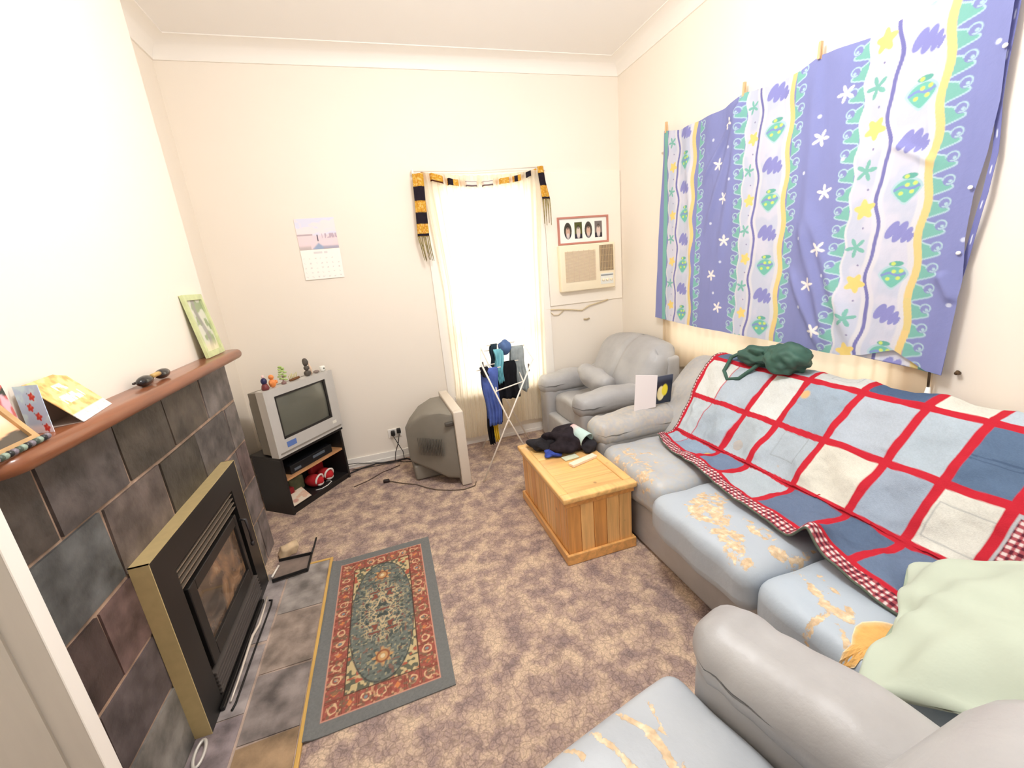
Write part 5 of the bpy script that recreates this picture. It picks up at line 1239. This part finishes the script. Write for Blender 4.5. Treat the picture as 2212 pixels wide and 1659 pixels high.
def starmask(dy, dz, R, th0=0.0, sharp=.45, n=5):
    r = np.hypot(dy, dz); th = np.arctan2(dz, dy) + th0
    return ss(R * (sharp + (1 - sharp) * np.abs(np.cos(th * n / 2)) ** 2.2) - r, 0, .004)
PERI, TEAL, LAV, WHT, YEL, LBL, OUTL = (146, 152, 206), (136, 196, 186), (208, 214, 234), (228, 228, 236), (236, 216, 150), (130, 130, 190), (188, 218, 228)
def sheet_col(y, z):
    """print on the doona cover; y measured along the wall, z height"""
    C = np.ones(y.shape + (3,)) * lina(PERI)
    C = C * (.965 + .07 * fbm(y * 8, z * 5, 4))[..., None]
    def wave(C, y_teal, y_peri, ph, left):
        """teal surf band between y_teal (fish side) and y_peri; scroll edge towards the periwinkle"""
        p = .086; f_ = ((z + ph) / p) % 1; w = abs(y_peri - y_teal); sg = 1 if y_peri > y_teal else -1
        q = (y - y_teal) * sg / w                     # 0 at fish side .. 1 at the periwinkle side
        edge = .42 + .34 * np.sin(2 * PI * f_) + .10 * np.sin(4 * PI * f_ + .6)
        de = (.34 * 2 * PI * np.cos(2 * PI * f_) + .10 * 4 * PI * np.cos(4 * PI * f_ + .6)) / p
        d = (q - edge) * w / np.sqrt(1 + (w * de) ** 2)
        C = mixc(C, TEAL, ss(-d, -.001, .002) * (q > 0)); C = mixc(C, OUTL, ss(.0042 - np.abs(d), 0, .002) * (q > -.02) * (q < 1.2))
        fz = (f_ - .47 + .5) % 1 - .5; rr = np.hypot((q - .60) * w, fz * p); th = np.arctan2(fz * p, (q - .6) * w)
        C = mixc(C, PERI, ss(.021 - rr, 0, .002)); C = mixc(C, OUTL, ss(.0042 - np.abs(rr - .017 - .0015 * th), 0, .003) * (th > -2.2))
        C = mixc(C, OUTL, ss(.0075 - np.hypot((q - .60) * w - .004, fz * p + .004), 0, .003)); return C
    wob = lambda a, p, ph: a * np.sin(2 * PI * z / p + ph)
    def white_block(C, yl, yr, yline, tealL, ystar, starp, yfish, fphase):
        """star strip + wavy line + shell strip between yl (far/left) and yr (near/right)"""
        wl = yl + wob(.007, .16, .5); wr = yr + wob(.008, .26, 1.0)
        m = ss(wl - y, 0, .003) * ss(y - wr, 0, .003); C = mixc(C, LAV, m); C = mixc(C, WHT, m * ss(.016 - np.abs(y - wl), 0, .008)); 
        ln = yline + wob(.012, .36, 2.0) + wob(.004, .17, 0)
        C = mixc(C, WHT, m * ss(.034 - np.abs(y - ln), 0, .012)); C = mixc(C, (228, 226, 242), m * ss(fbm(y * 10, z * 10, 9), .45, .65) * .6)
        C = mixc(C, LBL, m * ss(.0095 - np.abs(y - ln), 0, .003))
        C = mixc(C, WHT, m * ss(.020 - np.abs(y - wr - .012), 0, .01))
        # alternating stars
        sw = abs(yl - yline) * .36
        for i in range(-1, 9):
            zc = starp - i * .171; cc = TEAL if i % 2 == 0 else (248, 222, 140)
            C = mixc(C, cc, m * starmask((y - ystar - .008 * (-1) ** i), z - zc, max(.024, sw * 1.05), .35 * i, .30 if i % 2 == 0 else .62)); C = mixc(C, (150, 146, 186), m * ss(.0055 - np.hypot(y - ystar + .012, z - zc + .084), 0, .002))
        # shells and fish
        hw_ = abs(yline - yr) * .34
        for i in range(-1, 9):
            zc = fphase - i * .183; dy = (y - yfish) / hw_; dz = (z - zc) / .046
            if i % 2 == 0:
                sh = np.zeros_like(y)
                for (a, b_, ra, rb) in ((.55, .30, .42, .85), (-.02, .05, .40, 1.0), (-.50, -.28, .30, .75), (-.78, -.55, .18, .45)):
                    sh = np.maximum(sh, ss(1 - np.hypot((dy - a + .35 * (dz - b_)) / ra, (dz - b_) / rb), 0, .12))
                C = mixc(C, (150, 152, 214), m * sh)
            else:
                d = np.hypot(dy / (.95 - .45 * np.clip(-dz, 0, 1.2)), (dz + .25) / 1.05); inn = ss(1 - d, 0, .08); C = mixc(C, OUTL, m * ss(.12 - np.abs(d - 1.06), 0, .06)); C = mixc(C, (128, 200, 186), m * inn)
                C = mixc(C, (140, 160, 214), m * inn * ss(.16 - np.abs(dz - .05 - .12 * np.sin(dy * 5)), 0, .06)); C = mixc(C, (116, 184, 172), m * ss(.55 - np.hypot(dy * 1.0 + .1, (dz - 1.05) * 2.0), 0, .1))
                for a, b_ in ((-.35, -.35), (.35, -.4), (0, .3), (-.5, .35), (.1, 1.05)): C = mixc(C, (214, 236, 130), m * ss(.19 - np.hypot(dy - a, (dz - b_) * .9), 0, .06))
        # yellow ribbon on the near side of the white block
        yw = yr - .012 + wob(.008, .26, 1.0); C = mixc(C, YEL, ss(.0165 - np.abs(y - yw), 0, .003)); C = mixc(C, (252, 216, 150), ss(.0165 - np.abs(y - yw), 0, .003) * .5 * (np.sin(z * 24) > .2)); return C
    # left repeat, middle repeat, right repeat: far to near
    C = mixc(C, TEAL, ss(.026 - np.abs(y - 3.025), 0, .005) )
    C = wave(C, 2.665, 2.605, .02, False); C = white_block(C, 2.992, 2.722, 2.885, 0, 2.94, 2.40, 2.80, 2.43)
    C = wave(C, 2.265, 2.345, .05, True); C = wave(C, 1.945, 1.880, .0, False); C = white_block(C, 2.268, 1.975, 2.161, 0, 2.215, 2.385, 2.058, 2.40)
    C = wave(C, 1.600, 1.690, .03, True); C = wave(C, 1.285, 1.190, .06, False); C = white_block(C, 1.605, 1.305, 1.473, 0, 1.540, 2.233, 1.372, 2.333)
    for (a, b_, k) in ((1.684, 2.259, 0), (1.782, 2.096, .5), (1.735, 1.834, 1.0), (1.723, 1.557, .3), (1.767, 1.373, .8), (1.702, 1.126, .2), (2.389, 2.36, .2), (2.476, 2.139, .7), (2.415, 1.925, .1), (2.393, 1.656, .9), (2.495, 1.434, .4), (2.425, 1.212, .6)):
        C = mixc(C, (252, 246, 244), starmask(y - a, z - b_, .042, k, .30))
    for (a, b_) in ((1.80, 2.20), (1.85, 1.95), (1.66, 1.97), (1.83, 1.62), (1.80, 1.25), (1.69, 1.42), (2.53, 2.30), (2.36, 2.03), (2.52, 1.78), (2.42, 1.52), (2.47, 1.31), (2.38, 2.22), (1.155, 2.23), (1.148, 1.55), (1.153, 1.29)):
        C = mixc(C, (222, 228, 250), ss(.011 - np.hypot(y - a, z - b_), 0, .004))
    return C
def doona():
    nu, nv = 560, 430; U, W = np.meshgrid(np.linspace(0, 1, nu), np.linspace(0, 1, nv), indexing='ij')   # U far->near, W top->bottom
    Wz = W * 1.44
    yl = np.interp(W, [0, .35, 1], [3.055, 3.09, 3.15]); yr_ = np.interp(W, [0, .08, .30, .41, .51, .62, .73, 1], [1.10, 1.130, 1.120, 1.128, 1.144, 1.143, 1.128, 1.134])
    Y = yl + (yr_ - yl) * U
    top = np.interp(Y, [1.1, 1.33, 1.60, 1.837, 1.93, 2.12, 2.30, 2.45, 2.69, 2.87, 3.06], [2.475, 2.462, 2.45, 2.482, 2.452, 2.456, 2.488, 2.458, 2.462, 2.464, 2.512])
    bot = np.interp(Y, [1.13, 1.19, 1.25, 1.32, 1.45, 1.56, 1.85, 2.15, 2.69, 3.15], [.990, 1.0, 1.035, 1.075, 1.030, 1.012, 1.028, 1.040, 1.056, 1.085])
    Z = top + (bot - top) * W
    dome = ss(W, 0, .1) * 1.0
    # gathers running down and away from the pegs, diagonal drag folds in the periwinkle bands
    f = .006 * np.sin(Y * 30 + W * 4) * np.exp(-W * 3) + .016 * (fbm(Y * 5, W * 2.5, 6) - .5) * 1.4 + .007 * (fbm(Y * 16, W * 7, 16) - .5)
    for (ya, za, yb_, zb, a, w) in ((2.30, 2.45, 2.56, 1.75, .013, .028), (2.30, 2.45, 2.44, 1.5, .011, .03), (2.30, 2.45, 2.62, 2.05, .012, .022), (1.80, 1.75, 1.50, 1.06, .016, .035), (1.84, 1.70, 1.62, 1.05, .014, .03), (1.84, 2.40, 1.80, 1.4, .010, .035), (1.88, 1.45, 1.66, 1.03, .012, .025), (1.20, 1.42, 1.14, 1.30, .010, .02), (2.78, 2.30, 2.66, 1.15, .008, .03), (1.45, 1.98, 1.28, 1.86, .007, .018)):
        vy, vz = yb_ - ya, zb - za; L2_ = vy * vy + vz * vz; t = ((Y - ya) * vy + (Z - za) * vz) / L2_; d = ((Y - ya) * vz - (Z - za) * vy) / math.sqrt(L2_)
        f = f + 1.7 * a * np.exp(-(d / w) ** 2) * ss(t, -.1, .15) * ss(1.1 - t, 0, .35)
    bul = .022 * np.sin(PI * np.clip(U, 0, 1)) * W + .012 * W
    X = 2.262 - f - bul
    # front hem kicked up near the corner shows the back layer
    C = sheet_col(Y, Z + .0 * Y)
    return MB().arr(np.stack([X, Y, Z], -1), C * .88)
ds_ = thing('doona_cover', 'periwinkle and teal seaside print doona cover pegged over the window', 'bed cover', (2.26, 2.1, 1.0))
M_doona = mat('printed_cotton', (0, 0, 0), .9, attr=True, bump=.15, bscale=60, spec=.1, transl=.12)
doona().build('front_layer', M_doona, ds_, smooth=True)
nu, nv = 40, 160; U, W = np.meshgrid(np.linspace(0, 1, nu), np.linspace(0, 1, nv), indexing='ij')
yr2 = np.interp(W, [0, .31, .43, .53, .65, .76, 1], [1.125, 1.118, 1.104, 1.107, 1.124, 1.138, 1.150]); Yb2 = 1.09 + .0 * U
Y = yr2 + U * .018; Z = 2.46 - W * 1.40
C = np.ones(Y.shape + (3,)) * lina((128, 132, 190)); C = mixc(C, (222, 228, 248), (np.abs(U - .5) < .12) * (np.sin(W * 70) > .75) * .9)
MB().arr(np.stack([2.276 + .004 * np.sin(W * 20), Y, Z], -1), C).build('back_layer', M_doona, ds_, smooth=True, solid=.002)
U, W = np.meshgrid(np.linspace(0, 1, 90), np.linspace(0, 1, 16), indexing='ij')
Y = 1.50 - U * .36; Z = np.interp(Y, [1.13, 1.25, 1.45, 1.52], [.985, 1.00, 1.012, 1.018]) + W * .10
MB().arr(np.stack([2.262 + .006 * W + 0 * U, Y, Z], -1), sheet_col(Y + .05, Z + .25)).build('back_hem', M_doona, ds_, smooth=True, solid=.002)
k = MB()
for zb_ in (2.205, 1.745, 1.50): k.lathe((2.250, 1.128 if zb_ > 2 else 1.152, zb_), [(.008, 0), (.008, .003), (.003, .005)], 10, M=Matrix.Rotation(-PI / 2, 3, 'Y'))
k.build('buttons', mat('white_button', (246, 246, 248), .3), ds_, smooth=True)
for i, (y, z) in enumerate(((2.30, 2.50), (1.837, 2.495), (3.03, 2.52))):
    t = MB(); 
    for s_ in (-1, 1): t.quadbox([(2.262 + s_ * .008 - .004, y - .006, z - .03), (2.262 + s_ * .008 + .004, y - .006, z - .03), (2.262 + s_ * .004 + .004, y - .006, z + .045), (2.262 + s_ * .004 - .004, y - .006, z + .045)], (0, .012, 0))
    tag(t.build('wooden_peg', mat('peg_wood', (222, 184, 140), .6)), ['wooden clothes peg second from left on top of doona cover', 'wooden clothes peg at centre top of the doona cover', 'wooden clothes peg at far left corner of doona cover'][i], 'peg', )

# ------------------------------------------------------------------ cards between sofa arm and corner armchair
tag(MB().quadbox([(1.482, 2.305, .612), (1.650, 2.305, .612), (1.675, 2.318, .828), (1.507, 2.318, .856)], (.003, .006, 0)).build('white_board', mat('white_card', (238, 230, 227), .6)), 'blank white card standing on the far sofa arm', 'card')
def lemon(u, v):
    c = const(u, (38, 44, 58)); c = mixc(c, (70, 78, 96), ss(v, .75, .95)); c = mixc(c, (236, 224, 170), ss(.25 - np.hypot(u - .32, (v - .38) * .9), 0, .04)); return mixc(c, (232, 214, 60), ss(.21 - np.hypot(u - .55, (v - .48) * .9), 0, .05))
tag(panel((1.672, 2.355, .612), (1.800, 2.355, .612), (1.705, 2.37, .802), 40, 40, lemon).build('dark_book', M_attr_gloss, solid=.014), 'dark book with yellow cover motif standing on the sofa arm', 'book')

for o in COL.objects:
    g_ = {'wooden_peg': 'wooden pegs along the top of the doona cover', 'airer_peg': 'pegs on the clothes airer', 'power_plug': 'black plugs in the wall power point', 'figurine': 'figurines on the silver television', 'leather_armchair': 'grey leather armchairs'}.get(o.name.split('.')[0])
    if g_ and o.parent is None: o['group'] = g_

# ------------------------------------------------------------------ camera
R3 = None
a_yaw, a_pitch, a_roll = .2764, .2674, -.0941
cy_, sy_ = math.cos(a_yaw), math.sin(a_yaw); cp_, sp_ = math.cos(a_pitch), math.sin(a_pitch)
fwd = Vector((sy_ * cp_, cy_ * cp_, -sp_)); rgt = Vector((cy_, -sy_, 0)); up_ = rgt.cross(fwd)
r_ = rgt * math.cos(a_roll) + up_ * math.sin(a_roll); u_ = -rgt * math.sin(a_roll) + up_ * math.cos(a_roll)
cam = bpy.data.cameras.new('camera'); cam.sensor_width = 36; cam.lens = 899.93 / 2212 * 36; cam.clip_start = .02
co = bpy.data.objects.new('camera', cam); COL.objects.link(co)
Mx = Matrix(((r_.x, u_.x, -fwd.x, 0), (r_.y, u_.y, -fwd.y, 0), (r_.z, u_.z, -fwd.z, 1.6), (0, 0, 0, 1)))
co.matrix_world = Mx; SC.camera = co

# ------------------------------------------------------------------ light
wd_ = bpy.data.worlds.new('daylight'); SC.world = wd_; wd_.use_nodes = True
bg = wd_.node_tree.nodes['Background']; bg.inputs[0].default_value = (.98, .99, 1.0, 1); bg.inputs[1].default_value = .85
def area(name, loc, rot, sx, sy, e, col=(1, .96, .90)):
    l = bpy.data.lights.new(name, 'AREA'); l.shape = 'RECTANGLE'; l.size = sx; l.size_y = sy; l.energy = e; l.color = col
    o = bpy.data.objects.new(name, l); COL.objects.link(o); o.location = loc; o.rotation_euler = rot; return o
pl_ = bpy.data.lights.new('bounce_fill', 'POINT'); pl_.energy = 67; pl_.shadow_soft_size = .22; pl_.color = (.985, .99, 1.0)
po = bpy.data.objects.new('bounce_fill', pl_); COL.objects.link(po); po.location = (.68, 1.35, 2.88)

area('window_daylight', (.98, YB + .75, 1.5), (math.radians(-90), 0, 0), 1.3, 2.2, 26, (1, .98, .94))
area('side_window_daylight', (XR + .8, 2.15, 1.35), (0, math.radians(90), 0), 1.9, 2.0, 14, (1, .98, .94))

SC.view_settings.view_transform = 'Standard'; SC.view_settings.look = 'None'; SC.view_settings.gamma = 1; SC.view_settings.exposure = .56
SC.cycles.max_bounces = 10; SC.cycles.diffuse_bounces = 6; SC.cycles.transparent_max_bounces = 12
SC.cycles.use_denoising = True
